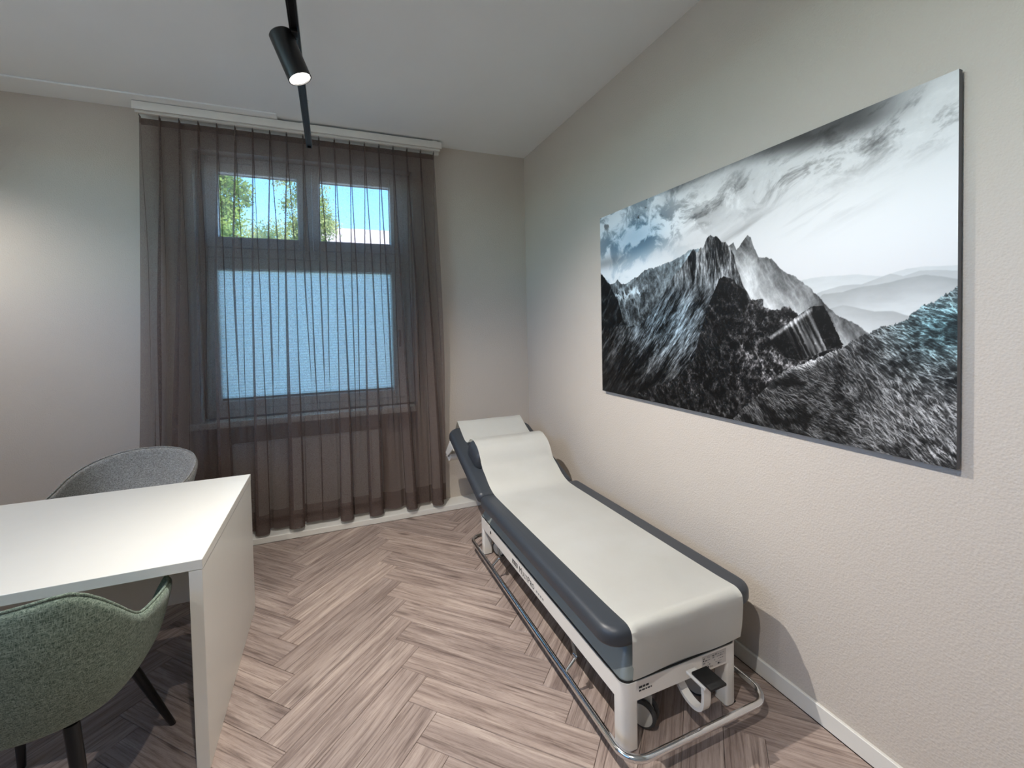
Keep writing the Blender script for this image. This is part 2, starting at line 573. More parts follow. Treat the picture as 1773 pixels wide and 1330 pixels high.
# herringbone planks, children of the floor
PW, PL = 0.1354, 0.746
u_ = Vector((1, 1, 0)).normalized(); v_ = Vector((-1, 1, 0)).normalized()
O_ = Vector((-1.303, -1.425, 0)) - PL * u_
G = 0.0006
def plank_mesh(poly):
    """local polygon (x along grain) -> chamfered thin plank, top at z=0."""
    c = sum((Vector((p[0], p[1], 0)) for p in poly), Vector()) / len(poly)
    def shrink(d):
        out = []
        n = len(poly)
        for i in range(n):
            a, b, e = Vector(poly[i - 1]), Vector(poly[i]), Vector(poly[(i + 1) % n])
            d1 = (b - a).normalized(); d2 = (e - b).normalized()
            n1 = Vector((-d1.y, d1.x)); n2 = Vector((-d2.y, d2.x))
            k = 1 + n1.dot(n2)
            out.append(b + (n1 + n2) * (d / max(k, 0.3)))
        return out
    bm = bmesh.new()
    add_rings(bm, [[Vector((p.x, p.y, -0.0098)) for p in shrink(G)], [Vector((p.x, p.y, -0.0012)) for p in shrink(G)],
                   [Vector((p.x, p.y, 0)) for p in shrink(G + 0.0011)]])
    me = bpy.data.meshes.new('plank'); bm.to_mesh(me); bm.free()
    me.materials.append(WOOD)
    return me
def clip(poly, f):
    out = []
    n = len(poly)
    for i in range(n):
        a, b = poly[i], poly[(i + 1) % n]
        fa, fb = f(a), f(b)
        if fa >= 0: out.append(a)
        if fa * fb < 0:
            t = fa / (fa - fb)
            out.append((a[0] + t * (b[0] - a[0]), a[1] + t * (b[1] - a[1])))
    return out
full = plank_mesh([(0, 0), (PL, 0), (PL, PW), (0, PW)])
fx0, fx1, fy0, fy1 = XL + 0.003, -0.015, YB + 0.003, -0.169
for col in range(-5, 6):
    for k in range(-40, 40):
        for vert in (0, 1):
            # plank-frame origin
            a = k * PW + col * (PL + PW); b = k * PW + col * (PW - PL)
            if vert == 0:
                org = O_ + a * u_ + b * v_; ang = PI / 4
            else:
                # V plank occupies [L, L+w] x [w-L, w]; its grain runs along v
                org = O_ + (a + PL + PW) * u_ + (b + PW - PL) * v_; ang = 3 * PI / 4
            ca, sa = math.cos(ang), math.sin(ang)
            W2 = [(org.x + ca * x - sa * y, org.y + sa * x + ca * y) for x, y in ((0, 0), (PL, 0), (PL, PW), (0, PW))]
            xs = [p[0] for p in W2]; ys = [p[1] for p in W2]
            if max(xs) < fx0 + 0.02 or min(xs) > fx1 - 0.02 or max(ys) < fy0 + 0.02 or min(ys) > fy1 - 0.02: continue
            if min(ys) < -4.1: 
                if max(ys) < -4.1: continue
            inside = min(xs) >= fx0 and max(xs) <= fx1 and min(ys) >= fy0 and max(ys) <= fy1
            if inside:
                me = full
            else:
                q = W2
                for f in (lambda p: p[0] - fx0, lambda p: fx1 - p[0], lambda p: p[1] - fy0, lambda p: fy1 - p[1]):
                    q = clip(q, f)
                    if len(q) < 3: break
                if len(q) < 3: continue
                loc_ = []
                for p in q:
                    dx, dy = p[0] - org.x, p[1] - org.y
                    loc_.append((ca * dx + sa * dy, -sa * dx + ca * dy))
                ar = abs(sum(loc_[i - 1][0] * loc_[i][1] - loc_[i][0] * loc_[i - 1][1] for i in range(len(loc_)))) / 2
                if ar < 0.002: continue
                me = plank_mesh(loc_)
            p_ = bpy.data.objects.new('plank', me)
            COL.objects.link(p_)
            p_.parent = floor
            p_.location = (org.x, org.y, 0)
            p_.rotation_euler = (0, 0, ang)
# rear part of the floor, behind the camera
bm = box(XL, 0, YB, -4.55, -0.0098, -0.0015)
setp(obj('plank_rest', bm, WOOD, floor), kind='stuff')

# ------------------------------------------------------------------ window
win = thing('window_1', 'white window with two small upper lights and one large lower sash', 'window', (0, 0, 0), kind='structure')
x0, x1 = WIN[0] + 0.002, WIN[1] - 0.002
def ring_frame(xa, xb, za, zb, w, ya, yb, bev=0.004):
    wl, wr, wb, wt = w if isinstance(w, (tuple, list)) else (w,) * 4
    bm = bmesh.new()
    add_box(bm, xa, xa + wl, ya, yb, za, zb, bev, 1)
    add_box(bm, xb - wr, xb, ya, yb, za, zb, bev, 1)
    add_box(bm, xa + wl, xb - wr, ya, yb, za, za + wb, bev, 1)
    add_box(bm, xa + wl, xb - wr, ya, yb, zb - wt, zb, bev, 1)
    return bm
obj('outer_frame', ring_frame(x0, x1, 0.865, WIN[3] - 0.002, (0.05, 0.07, 0.06, 0.05), 0.10, 0.19), FRAMEW, win)
obj('transom', box(x0 + 0.05, x1 - 0.07, 0.095, 0.19, 2.03, 2.10, 0.004, 1), FRAMEW, win)
obj('mullion', box(-1.805, -1.755, 0.095, 0.19, 2.10, WIN[3] - 0.05, 0.004, 1), FRAMEW, win)
for (xa, xb, za, zb, ix0, ix1, iz0, iz1) in (
        (x0 + 0.045, -1.807, 2.102, WIN[3] - 0.045, -2.377, -1.854, 2.181, 2.641),
        (-1.753, x1 - 0.065, 2.102, WIN[3] - 0.045, -1.705, -1.17, 2.181, 2.641),
        (x0 + 0.045, x1 - 0.065, 0.92, 2.028, -2.395, -1.175, 0.985, 1.945)):
    s = obj('sash', ring_frame(xa, xb, za, zb, (ix0 - xa, xb - ix1, iz0 - za, zb - iz1), 0.085, 0.155, 0.006), FRAMEW, win)
    obj('pane', box(ix0 - 0.005, ix1 + 0.005, 0.142, 0.148, iz0 - 0.005, iz1 + 0.005), GLASS, s, smooth=False)
    obj('gasket', ring_frame(ix0 - 0.004, ix1 + 0.004, iz0 - 0.004, iz1 + 0.004, 0.010, 0.136, 0.141, 0.0), TRIMW, s)
h = obj('window_handle', box(-1.135, -1.115, 0.055, 0.085, 1.42, 1.48, 0.004, 1), STEEL, win)
obj('lever', box(-1.133, -1.117, 0.035, 0.052, 1.34, 1.46, 0.005, 2), STEEL, h)
obj('window_sill', box(-2.575, -1.018, -0.022, 0.10, 0.808, 0.853, 0.005, 2), TRIMW, win)
setp(obj('exterior_sill', box(WIN[0], WIN[1], 0.19, 0.40, 0.80, 0.86, 0.004, 1), STEEL, win))

# pleated blind in the lower sash
blind = thing('pleated_blind', 'closed white pleated blind glowing behind the brown curtain', 'blind', (-1.785, 0.128, 0.985))
bm = bmesh.new()
npl = 46
zz = [i * 0.955 / (2 * npl) for i in range(2 * npl + 1)]
prof = [((0.0085 if i % 2 else -0.0085), z) for i, z in enumerate(zz)]
ra = [bm.verts.new((-0.612, y, z)) for y, z in prof]
rb = [bm.verts.new((0.606, y, z)) for y, z in prof]
for i in range(len(prof) - 1):
    bm.faces.new((ra[i], rb[i], rb[i + 1], ra[i + 1]))
obj('pleated_cloth', bm, BLINDM, blind, smooth=False)
obj('bottom_rail', box(-0.612, 0.606, -0.009, 0.006, 0.0, 0.016, 0.002, 1), STEEL, blind)
obj('head_rail', box(-0.612, 0.606, -0.010, 0.008, 0.955, 0.975, 0.002, 1), TRIMW, blind)

# radiator in the niche
rad = thing('radiator', 'white panel radiator in the niche below the window sill', 'radiator', (-1.81, 0.085, 0.09))
bm = bmesh.new()
add_box(bm, -0.525, 0.525, -0.035, -0.020, 0, 0.575, 0.005, 2)
obj('front_panel', bm, RADW, rad)
obj('back_panel', box(-0.525, 0.525, 0.015, 0.030, 0, 0.575, 0.005, 2), RADW, rad)
bm = bmesh.new()
for i in range(26):
    x = -0.50 + i * 0.04
    add_box(bm, x, x + 0.004, -0.020, 0.015, 0.02, 0.56)
obj('convector_fins', bm, RADW, rad, smooth=False)
for sx in (-0.38, 0.38):
    obj('bracket', box(sx - 0.015, sx + 0.015, 0.030, 0.074, -0.048, 0.40, 0.002, 1), RADW, rad)

# ------------------------------------------------------------------ curtain track and curtain
trk = thing('curtain_track', 'white curtain track cover fixed below the ceiling', 'curtain track', (-1.78, -0.07, H))
obj('fascia', box(-0.997, 1.000, -0.072, -0.058, -0.068, -0.016, 0.003, 2), TRIMW, trk)
obj('top_board', box(-0.997, 1.000, -0.058, 0.069, -0.030, -0.016, 0.002, 1), TRIMW, trk)
obj('track_profile', box(-0.99, 0.99, -0.046, -0.014, -0.078, -0.030, 0.003, 1), TRIMW, trk)
obj('rear_board', box(-0.997, 1.000, 0.040, 0.069, -0.080, -0.030, 0.003, 1), TRIMW, trk)
for sx in (-0.95, 0.0, 0.95):
    obj('bracket', box(sx - 0.02, sx + 0.02, -0.05, 0.05, -0.0165, -0.0005), TRIMW, trk)

CX0, CX1, CTOP, CBOT, CY = -2.752, -0.836, 2.905, 0.066, -0.098
NP = 18
def smooth01(t):
    t = max(0.0, min(1.0, t)); return t * t * (3 - 2 * t)
rng = np.random.default_rng(11)
jit = rng.uniform(-1, 1, (6, NP + 2))
def curtain_pt(i, s, f):
    """pleat interval i, s in [0,1) across, f in [0,1] from top to bottom."""
    pitch = (CX1 - CX0) / NP
    d = s if s < 0.5 else s - 1.0           # signed parameter distance to the nearest pleat
    pi_ = i if s < 0.5 else i + 1
    g = smooth01(f / (0.42 + 0.10 * jit[4, pi_]))
    g2 = smooth01((f - 0.25) / 0.75)
    st = 1.0 + g2 * ((0.55 if (pi_ + (pi_ > 9)) % 2 == 0 else -0.80) + 0.18 * jit[4, pi_])   # neighbouring folds merge downwards
    c = 0.045 + min(0.40, (0.230 + 0.055 * jit[1, pi_]) * g * st)          # half width of the crown (pitches)
    o = 0.050 + (0.020 * g + 0.06 * g2 * max(0.0, jit[5, pi_])) * max(st, 0.0)   # how far the sides tuck under
    A = (0.024 + (0.022 + 0.012 * jit[0, pi_]) * g + 0.018 * g2) * (0.35 + 0.65 * st)
    b = 0.10 * A
    ctl = [(0.0, -A), (0.62 * c, -0.97 * A), (1.0 * c, -0.72 * A), (1.04 * c, -0.40 * A), (c - 0.5 * o, -0.10 * A), (c - o, 0.10 * A),
           (c - 0.4 * o + 0.02, 0.30 * A), (0.5 * (c + 0.5), 0.22 * A), (0.5, 0.14 * A)]
    n = len(ctl) - 1
    q = abs(d) * 2.0 * n
    k = min(int(q), n - 1); t = q - k
    p0 = ctl[k - 1] if k > 0 else (-ctl[1][0], ctl[1][1])
    p1 = ctl[k]; p2 = ctl[k + 1]
    p3 = ctl[k + 2] if k + 2 <= n else (1.0 - ctl[n - 1][0], ctl[n - 1][1])
    cr = [0.5 * (2 * p1[m] + (p2[m] - p0[m]) * t + (2 * p0[m] - 5 * p1[m] + 4 * p2[m] - p3[m]) * t * t + (3 * p1[m] - p0[m] - 3 * p2[m] + p3[m]) * t ** 3) for m in (0, 1)]
    flat = 0.97 * g2 * smooth01((0.75 - st) / 0.5)           # weak folds die out downwards
    cr = [cr[0] + (abs(d) - cr[0]) * flat, cr[1] + (0.10 * A - cr[1]) * flat]
    x = CX0 + pitch * (pi_ + math.copysign(cr[0], d if d != 0 else 1.0))
    y = CY + 0.022 + cr[1]
    wgt = (1 - abs(2 * d)) ** 0.7
    x += pitch * (0.26 * g2 * jit[2, pi_] + 0.08 * f * math.sin(f * 6.0 + jit[3, pi_] * 3)) * wgt
    x += 0.010 * f * math.sin(3.1 * f + (pi_ + cr[0]) * 0.7)
    xm = 0.5 * (CX0 + CX1)
    x = xm + (x - xm) * (1.0 + 0.066 * f)
    z = CTOP + (CBOT - CTOP) * f
    if f < 0.012: z -= 0.010 * (1 - f / 0.012) * math.sin(PI * s) ** 0.8   # heading dips between hooks
    if f > 0.9: z += 0.010 * jit[0, pi_] * wgt * (f - 0.9) / 0.1
    y -= 0.022 * (f ** 1.5)
    return Vector((x, y, z))
SS = [k / 30.0 for k in range(30)]
def curtain_sheet(f0, f1, rows, off=0.0):
    cols = [(i, s) for i in range(NP) for s in SS] + [(NP - 1, 0.9999)]
    nv = len(cols)
    V = []
    for r in range(rows + 1):
        q = r / rows
        f = f0 + (f1 - f0) * (q ** 1.25 if f0 == 0 and f1 == 1 else q)
        for (i, s) in cols:
            p = curtain_pt(i, s, f)
            V.append((p.x, p.y + off, p.z))
    F = []
    for r in range(rows):
        for c in range(nv - 1):
            a = r * nv + c
            F.append((a, a + 1, a + nv + 1, a + nv))
    me = bpy.data.meshes.new('curtain_sheet')
    me.from_pydata(V, [], F)
    return me
cur = thing('curtain', 'floor-length sheer brown pleated curtain in front of the window', 'curtain', (0, 0, 0))
obj('drape', curtain_sheet(0, 1, 64), SHEER, cur, angle=180)
obj('hem', curtain_sheet(0.952, 0.9995, 5, 0.004), SHEER, cur, angle=180)
obj('heading_tape', curtain_sheet(0.0, 0.018, 3, 0.003), SHEER, cur, angle=180)
bmh = bmesh.new(); add_tube(bmh, [(0, 0, -0.012), (0, 0.002, 0.004), (0, 0.022, 0.008)], 0.0022, 6)
hook0 = None
for i in range(NP + 1):
    p = curtain_pt(min(i, NP - 1), 0.0 if i < NP else 0.9999, 0.0)
    if hook0 is None:
        hook0 = obj('hook', bmh, BLACKM, cur, loc=(p.x, p.y, CTOP + 0.004))
    else:
        c = hook0.copy(); COL.objects.link(c); c.location = (p.x, p.y, CTOP + 0.004)

# ------------------------------------------------------------------ lamps on suspended rails
def lamp_rail(x, y0, y1, zb, label, cups):
    t = thing('track_rail', label, 'track rail', (x, 0.5 * (y0 + y1), zb))
    hl = 0.5 * (y1 - y0)
    w = 0.018
    bm = bmesh.new()
    add_box(bm, -w, w, -hl, hl, 0.010, 0.036, 0.0015, 1)
    add_box(bm, -w, -w + 0.007, -hl, hl, 0.0, 0.010, 0.001, 1)
    add_box(bm, w - 0.007, w, -hl, hl, 0.0, 0.010, 0.001, 1)
    obj('profile', bm, BLACKM, t)
    for sy in (-1, 1):
        obj('end_cap', box(-w - 0.0005, w + 0.0005, min(sy * hl, sy * (hl + 0.004)), max(sy * hl, sy * (hl + 0.004)), -0.0005, 0.0365), BLACKM, t)
    for cy in cups:
        ly = cy - 0.5 * (y0 + y1)
        bm = bmesh.new(); add_cyl(bm, (0, ly, 0.036), (0, ly, H - zb - 0.012), 0.0011, n=6)
        obj('suspension_wire', bm, STEEL, t)
        bm = bmesh.new(); add_cyl(bm, (0, ly, H - zb - 0.014), (0, ly, H - zb - 0.0005), 0.007, n=16)
        obj('ceiling_cup', bm, TRIMW, t)
    return t
RAILZ = 2.70
lamp_rail(-1.742, -4.2, -0.42, RAILZ, 'long slim black lamp rail hanging below the ceiling', (-0.46, -4.1))
lamp_rail(-3.75, -3.6, -0.42, RAILZ, 'second slim black lamp rail added out of view above the white desk', (-0.5, -3.5))  # rail added out of view to carry the left-hand spots

def lamp_head(x, y, aim, watts, cone, blend, label):
    d = Vector(aim).normalized()
    t = thing('spotlight', label, 'spotlight', (x, y, RAILZ))
    obj('adapter', box(-0.012, 0.012, -0.05, 0.05, -0.006, 0.008, 0.002, 1), BLACKM, t)
    side = d.cross(Vector((0, 1, 0))).normalized()
    if side.z < 0: side = -side
    r = 0.046
    top = Vector((-0.055, 0.0, 0.005)) if d.x > 0 else Vector((0.055, 0, 0.005))
    lens = top + d * 0.185
    q = d.to_track_quat('Z', 'Y').to_matrix().to_4x4()
    M = Matrix.Translation(top) @ q
    bm = bmesh.new()
    add_lathe(bm, [(r * 0.93, 0.0), (r, 0.004), (r, 0.192), (r - 0.004, 0.192), (r - 0.005, 0.184)], 36, M=M)
    obj('housing', bm, BLACKM, t)
    bm = bmesh.new()
    add_cyl(bm, Vector((0, 0, 0.0)), top + d * 0.045, 0.010, n=14)
    obj('pivot_joint', bm, BLACKM, t)
    bm = bmesh.new()
    add_lathe(bm, [(r - 0.006, 0.1845), (r - 0.006, 0.187), (r - 0.02, 0.188)], 32, M=M)
    obj('lens', bm, BULB, t)
    ld = bpy.data.lights.new('spot_beam', 'SPOT')
    ld.energy = watts; ld.color = LAMP_COL
    ld.spot_size = math.radians(cone); ld.spot_blend = blend
    ld.shadow_soft_size = 0.018
    lo = bpy.data.objects.new('spot_beam', ld)
    COL.objects.link(lo); lo.parent = t
    lo.location = lens + d * 0.012
    lo.rotation_euler = d.to_track_quat('-Z', 'Y').to_euler()
    return t
LBL = ['black cylinder spotlight with lit lens on the ceiling rail', 'black cylinder spotlight nearer the camera on the same rail',
       'black cylinder spotlight by the window wall left of the curtain', 'unseen black cylinder spotlight added to light the white desk']
for (x, y, aim, wt, cone, bl), lb in zip(LAMPS, LBL):
    lamp_head(x, y, aim, wt, cone, bl, lb)

# ------------------------------------------------------------------ wall print
PY0, PWD, PZ0, PHT = -1.245, 1.755, 1.062, 1.103
POLY = {
'farridge': [(-0.007,0.683),(0.018,0.659),(0.058,0.609),(0.087,0.617),(0.103,0.629),(0.121,0.603),(0.145,0.597),(0.192,0.623),(0.214,0.625),(0.236,0.648),(0.267,0.658),(0.287,0.653),(0.321,0.663),(0.362,0.671),(0.412,0.686),(0.439,0.705),(0.462,0.702),(0.51,0.694),(0.568,0.644)],
'main': [(0.199,0.359),(0.254,0.418),(0.295,0.474),(0.329,0.518),(0.348,0.561),(0.37,0.597),(0.397,0.626),(0.422,0.66),(0.438,0.689),(0.45,0.702),(0.462,0.684),(0.477,0.704),(0.483,0.692),(0.492,0.725),(0.5,0.741),(0.508,0.748),(0.519,0.735),(0.531,0.73),(0.538,0.716),(0.545,0.704),(0.556,0.705),(0.562,0.689),(0.569,0.677),(0.574,0.663),(0.582,0.64),(0.587,0.601),(0.598,0.561),(0.606,0.523),(0.616,0.497),(0.628,0.467)],
'back': [(0.505,0.641),(0.555,0.674),(0.57,0.688),(0.579,0.694),(0.588,0.665),(0.602,0.685),(0.61,0.698),(0.619,0.71),(0.628,0.7),(0.634,0.667),(0.648,0.622),(0.68,0.61),(0.695,0.581),(0.708,0.559),(0.735,0.535),(0.762,0.499),(0.778,0.471),(0.794,0.442),(0.818,0.4),(0.847,0.377),(0.874,0.344),(0.899,0.316)],
'front': [(-0.028,-0.121),(0.147,-0.006),(0.276,0.07),(0.386,0.135),(0.447,0.228),(0.464,0.311),(0.493,0.432),(0.52,0.515),(0.535,0.558),(0.55,0.57),(0.564,0.558),(0.578,0.55),(0.592,0.529),(0.61,0.503),(0.623,0.466),(0.644,0.458),(0.668,0.432),(0.687,0.42),(0.706,0.432),(0.722,0.435),(0.735,0.417),(0.745,0.401),(0.762,0.426),(0.777,0.435),(0.793,0.432),(0.803,0.403),(0.815,0.363),(0.83,0.304),(0.847,0.257),(0.874,0.213)],
'grass': [(0.541,-0.06),(0.598,0.046),(0.651,0.119),(0.691,0.189),(0.728,0.228),(0.769,0.254),(0.806,0.283),(0.836,0.305),(0.858,0.334),(0.874,0.348),(0.899,0.366),(0.923,0.371),(0.934,0.383),(0.941,0.404),(0.958,0.42),(0.975,0.431),(0.987,0.446),(1.001,0.468)],
'hill1': [(0.742,0.518),(0.769,0.524),(0.806,0.524),(0.858,0.519),(0.899,0.506),(0.932,0.521),(0.958,0.522),(1.001,0.516)],
'hill2': [(0.762,0.442),(0.782,0.473),(0.806,0.484),(0.83,0.491),(0.863,0.489),(0.884,0.5),(0.909,0.511),(0.928,0.502),(0.95,0.512),(0.975,0.51),(1.001,0.502)],
'hill3': [(0.762,0.426),(0.794,0.469),(0.83,0.471),(0.863,0.482),(0.909,0.487),(0.932,0.496),(0.958,0.5),(0.979,0.493),(1.001,0.481)],
'hill4': [(0.769,0.383),(0.806,0.422),(0.83,0.431),(0.858,0.419),(0.884,0.408),(0.913,0.406),(0.937,0.392),(1.001,0.377)],
'left': [(-0.007,0.689),(0.018,0.659),(0.051,0.61),(0.076,0.565),(0.107,0.508),(0.119,0.459),(0.125,0.423),(0.148,0.367),(0.189,0.375),(0.222,0.362),(0.259,0.396),(0.284,0.417)],
'block': [(0.671,0.33),(0.769,0.431),(0.793,0.433),(0.807,0.394),(0.83,0.309),(0.794,0.286),(0.748,0.252),(0.713,0.259),(0.691,0.296)],
}
def sst(a, b, x):
    t = np.clip((x - a) / (b - a), 0, 1)
    return t * t * (3 - 2 * t)
def vnoise(x, y, seed):
    r = np.random.default_rng(seed).random((256, 256))
    xi = np.floor(x).astype(int); yi = np.floor(y).astype(int)
    fx = x - xi; fy = y - yi
    fx = fx * fx * (3 - 2 * fx); fy = fy * fy * (3 - 2 * fy)
    a = r[xi & 255, yi & 255]; b = r[(xi + 1) & 255, yi & 255]
    c = r[xi & 255, (yi + 1) & 255]; d = r[(xi + 1) & 255, (yi + 1) & 255]
    return (a * (1 - fx) + b * fx) * (1 - fy) + (c * (1 - fx) + d * fx) * fy
def fbm(x, y, seed, o=5, g=0.55):
    s = 0; a = 1; n = 0
    for k in range(o):
        s = s + a * vnoise(x * 2 ** k + 13.7 * k, y * 2 ** k + 7.1 * k, seed + k); n += a; a *= g
    return s / n
def paint(NU, NV):
    u, v = np.meshgrid(np.linspace(0, 1, NU), np.linspace(0, 1, NV))
    X = u * 1.6; Y = v * 1.0
    def sky_line(k, rough=0.0, sc=60, seed=3):
        p = np.array(POLY[k])
        s = np.interp(u, p[:, 0], p[:, 1])
        if rough: s = s + rough * (fbm(u * sc, v * 0 + 1.5, seed, 4, 0.7) - 0.5)
        return s
    def cover(k, rough, sc=60, seed=3, soft=0.0016, lo=-9, hi=9):
        m = sst(-soft, soft, sky_line(k, rough, sc, seed) - v)
        return m * ((u >= lo) & (u <= hi))
    def ridge(x, y, seed, o=5, g=0.6):
        s = 0; a = 1; n = 0
        for k in range(o):
            q = 1 - np.abs(2 * vnoise(x * 2 ** k + 5.3 * k, y * 2 ** k + 3.1 * k, seed + k) - 1)
            s = s + a * q * q; n += a; a *= g
        return s / n
    def gauss(cu, cv, su, sv): return np.exp(-(((u - cu) / su) ** 2 + ((v - cv) / sv) ** 2))
    img = np.zeros((NV, NU, 3))
    def lay(m, t, tint=(1, 1, 1)):
        nonlocal img
        c = np.stack([t * tint[0], t * tint[1], t * tint[2]], -1)
        img = img * (1 - m[..., None]) + c * m[..., None]
    wx = fbm(X * 3, Y * 3, 201, 4) - 0.5; wy = fbm(X * 3 + 9, Y * 3 + 4, 207, 4) - 0.5
    # ---- sky (display-referred, converted at the end)
    a = math.radians(20)
    ax = X * math.cos(a) + Y * math.sin(a); ay = -X * math.sin(a) + Y * math.cos(a)
    streak = fbm(ax * 6.5 + wx * 2.0, ay * 17 + wy * 2, 21, 7, 0.68)
    puff = fbm(X * 9 + wx * 3, Y * 11 + wy * 3, 31, 7, 0.66)
    white = gauss(0.90, 0.66, 0.36, 0.24)
    sky = 0.84 + 0.12 * white
    band = np.exp(-((v - (0.865 + 0.10 * (u - 0.45))) / 0.075) ** 2) * sst(0.34, 0.5, u)
    sky -= 1.9 * np.clip(0.505 - streak, 0, 1) * band; sky += 0.35 * np.clip(streak - 0.55, 0, 1) * band
    sky -= 0.55 * np.clip(0.52 - fbm(ax * 2.2 + wx, ay * 22, 27, 5, 0.6), 0, 1) * np.exp(-((v - (0.70 + 0.16 * (u - 0.5))) / 0.06) ** 2) * sst(0.42, 0.55, u) * (1 - sst(0.8, 0.95, u))
    sky -= 0.52 * sst(0.935, 1.00, v + 0.05 * (streak - 0.5) + 0.03 * np.sin(u * 9)) * sst(0.30, 0.40, u) * (1 - sst(0.84, 0.98, u))
    left = 1 - sst(0.20, 0.50, u)
    bl = gauss(0.22, 0.83, 0.17, 0.085)
    cl = sst(0.40, 0.62, puff)
    lsky = 0.76 - 0.17 * bl + 0.34 * (cl - 0.35) * (0.30 + 0.70 * sst(0.72, 0.82, v)) + 0.12 * sst(0.78, 0.66, v)
    lsky -= 0.20 * gauss(0.03, 0.735, 0.12, 0.03)
    lsky -= 0.45 * sst(0.60, 0.72, fbm(X * 14 + wx * 3, Y * 14, 77, 5)) * sst(0.84, 0.93, v)
    sky = sky * (1 - left) + left * lsky
    sky += 0.26 * (sst(0.42, 0.62, puff) - 0.55) * gauss(0.42, 0.86, 0.16, 0.09)
    sky = np.clip(sky, 0.15, 0.965)
    bt = np.clip(left * (0.40 + 1.0 * bl) * (1 - 0.55 * cl), 0, 1)
    img[..., 0] = sky * (1 - 0.30 * bt); img[..., 1] = sky * (1 - 0.10 * bt); img[..., 2] = sky * (1 + 0.04 * bt)
    # ---- hazy hills
    for k, t0, t1 in (('hill1', 0.86, 0.91), ('hill2', 0.78, 0.87), ('hill3', 0.70, 0.88), ('hill4', 0.73, 0.90)):
        s = sky_line(k)
        dep = np.clip((s - v) / 0.08, 0, 1)
        lay(cover(k, 0.004, 40, lo=0.735), t0 + (t1 - t0) * dep + 0.05 * (fbm(X * 24, Y * 70, 5, 4) - 0.5), (0.985, 1, 1.0))
    # ---- light mountain behind
    s = sky_line('back')
    c1 = (X * 0.86 + Y * 0.52 + wx * 0.10); c2 = (X * 0.52 - Y * 0.86)
    st = ridge(c1 * 22, c2 * 7, 41, 6, 0.66)
    fn = fbm(X * 90, Y * 70, 47, 4, 0.7)
    dep = np.clip((s - v) / 0.20, 0, 1)
    t = 0.40 + 0.50 * dep ** 0.75 + (0.60 * (st - 0.45) + 0.22 * (fn - 0.5)) * (1 - 0.55 * dep)
    t -= 0.20 * gauss(0.622, 0.66, 0.022, 0.045)
    lay(cover('back', 0.014, 90, 9, lo=0.50, hi=0.93), np.clip(t, 0.14, 0.94), (0.99, 1, 1.0))
    # ---- far ridge at the left
    s = sky_line('farridge')
    st = ridge((X + 0.25 * Y + wx * 0.15) * 24, (Y - 0.7 * X) * 13, 51, 6, 0.68)
    fn = fbm(X * 100, Y * 80, 57, 4, 0.7)
    dep = np.clip((s - v) / 0.24, 0, 1)
    bandc = 0.33 + 0.10 * np.sin(u * 30) + 0.10 * (fbm(X * 12, Y * 3, 59, 4) - 0.5)
    snow = np.exp(-((dep - bandc) / 0.13) ** 2) * sst(0.40, 0.55, ridge(X * 26 + 0.6 * Y * 20, (Y - X * 0.5) * 18, 63, 5)) * sst(0.30, 0.22, u)
    t = 0.42 - 0.12 * dep + 0.70 * (st - 0.47) + 0.36 * (fn - 0.5) + 0.48 * snow + 0.16 * sst(0.28, 0.44, u)
    lay(cover('farridge', 0.016, 80, 13, hi=0.56), np.clip(t, 0.07, 0.9), (0.90, 0.985, 1.03))
    st = ridge((X - Y) * 26, (X + Y) * 8, 61, 5, 0.65)
    lay(cover('left', 0.03, 60, 15, hi=0.285), np.clip(0.03 + 0.55 * np.clip(st - 0.42, 0, 1), 0.03, 0.6), (0.92, 1, 1.05))
    # ---- main peak and the long slope below it
    vert = ridge(X * 38 + 4 * Y + wx * 5, Y * 6, 71, 6, 0.66)
    dx_ = X * 0.74 - Y * 0.67; dy_ = X * 0.67 + Y * 0.74
    diag = ridge(dx_ * 30 + wx * 2.0, dy_ * 3.2, 81, 6, 0.70)
    big = fbm(dx_ * 11 + wx * 3, dy_ * 3, 85, 4)
    wv = sst(0.46, 0.60, v + 0.25 * (u - 0.45))
    fine = fbm(dx_ * 150, dy_ * 34, 91, 4, 0.7) * (1 - wv) + fbm(X * 150, Y * 30, 93, 4, 0.7) * wv
    st = vert * wv + diag * (1 - wv)
    t = 0.30 + (0.95 + 0.35 * wv) * (st - 0.46) + 0.95 * (fine - 0.5) + 0.70 * (big - 0.5) * (1 - wv)
    t += 0.26 * gauss(0.548, 0.585, 0.026, 0.085) * (0.4 + vert) - 0.12 * gauss(0.59, 0.60, 0.02, 0.10)
    t *= 0.36 + 0.64 * sst(0.02, 0.34, v + 0.15 * (diag - 0.5))
    t *= 0.62 + 0.38 * sst(0.05, 0.30, u)
    low = sst(-0.003, 0.003, 0.372 + 0.03 * (fbm(u * 30, v * 0, 4, 4) - 0.5) - v) * (u < 0.215)
    lm = np.maximum(cover('main', 0.014, 110, 17, lo=0.205), low) * (u < 0.66)
    bm_ = gauss(0.33, 0.40, 0.22, 0.20)
    tt = np.clip(t, 0.02, 0.88)
    c = np.stack([tt * (1 - 0.14 * bm_), tt * (1 - 0.01 * bm_), tt * (1 + 0.07 * bm_)], -1)
    img = img * (1 - lm[..., None]) + c * lm[..., None]
    # ---- dark front ridge
    rock = ridge(X * 20 + wx * 3, Y * 22 + wy * 3, 101, 6, 0.72)
    r2 = fbm(X * 110, Y * 90, 111, 4, 0.75)
    sl = ridge((X * 0.80 + Y * 0.60) * 30 + wx * 2, (X * 0.60 - Y * 0.80) * 9, 117, 5, 0.68)
    t = 0.035 + 0.75 * np.clip(rock - 0.50, 0, 1) + 1.0 * np.clip(r2 - 0.50, 0, 1) * (0.20 + 1.1 * rock) + 0.75 * np.clip(sl - 0.50, 0, 1) * r2 * 1.6
    t *= 0.75 + 0.6 * sst(0.55, 0.70, u)
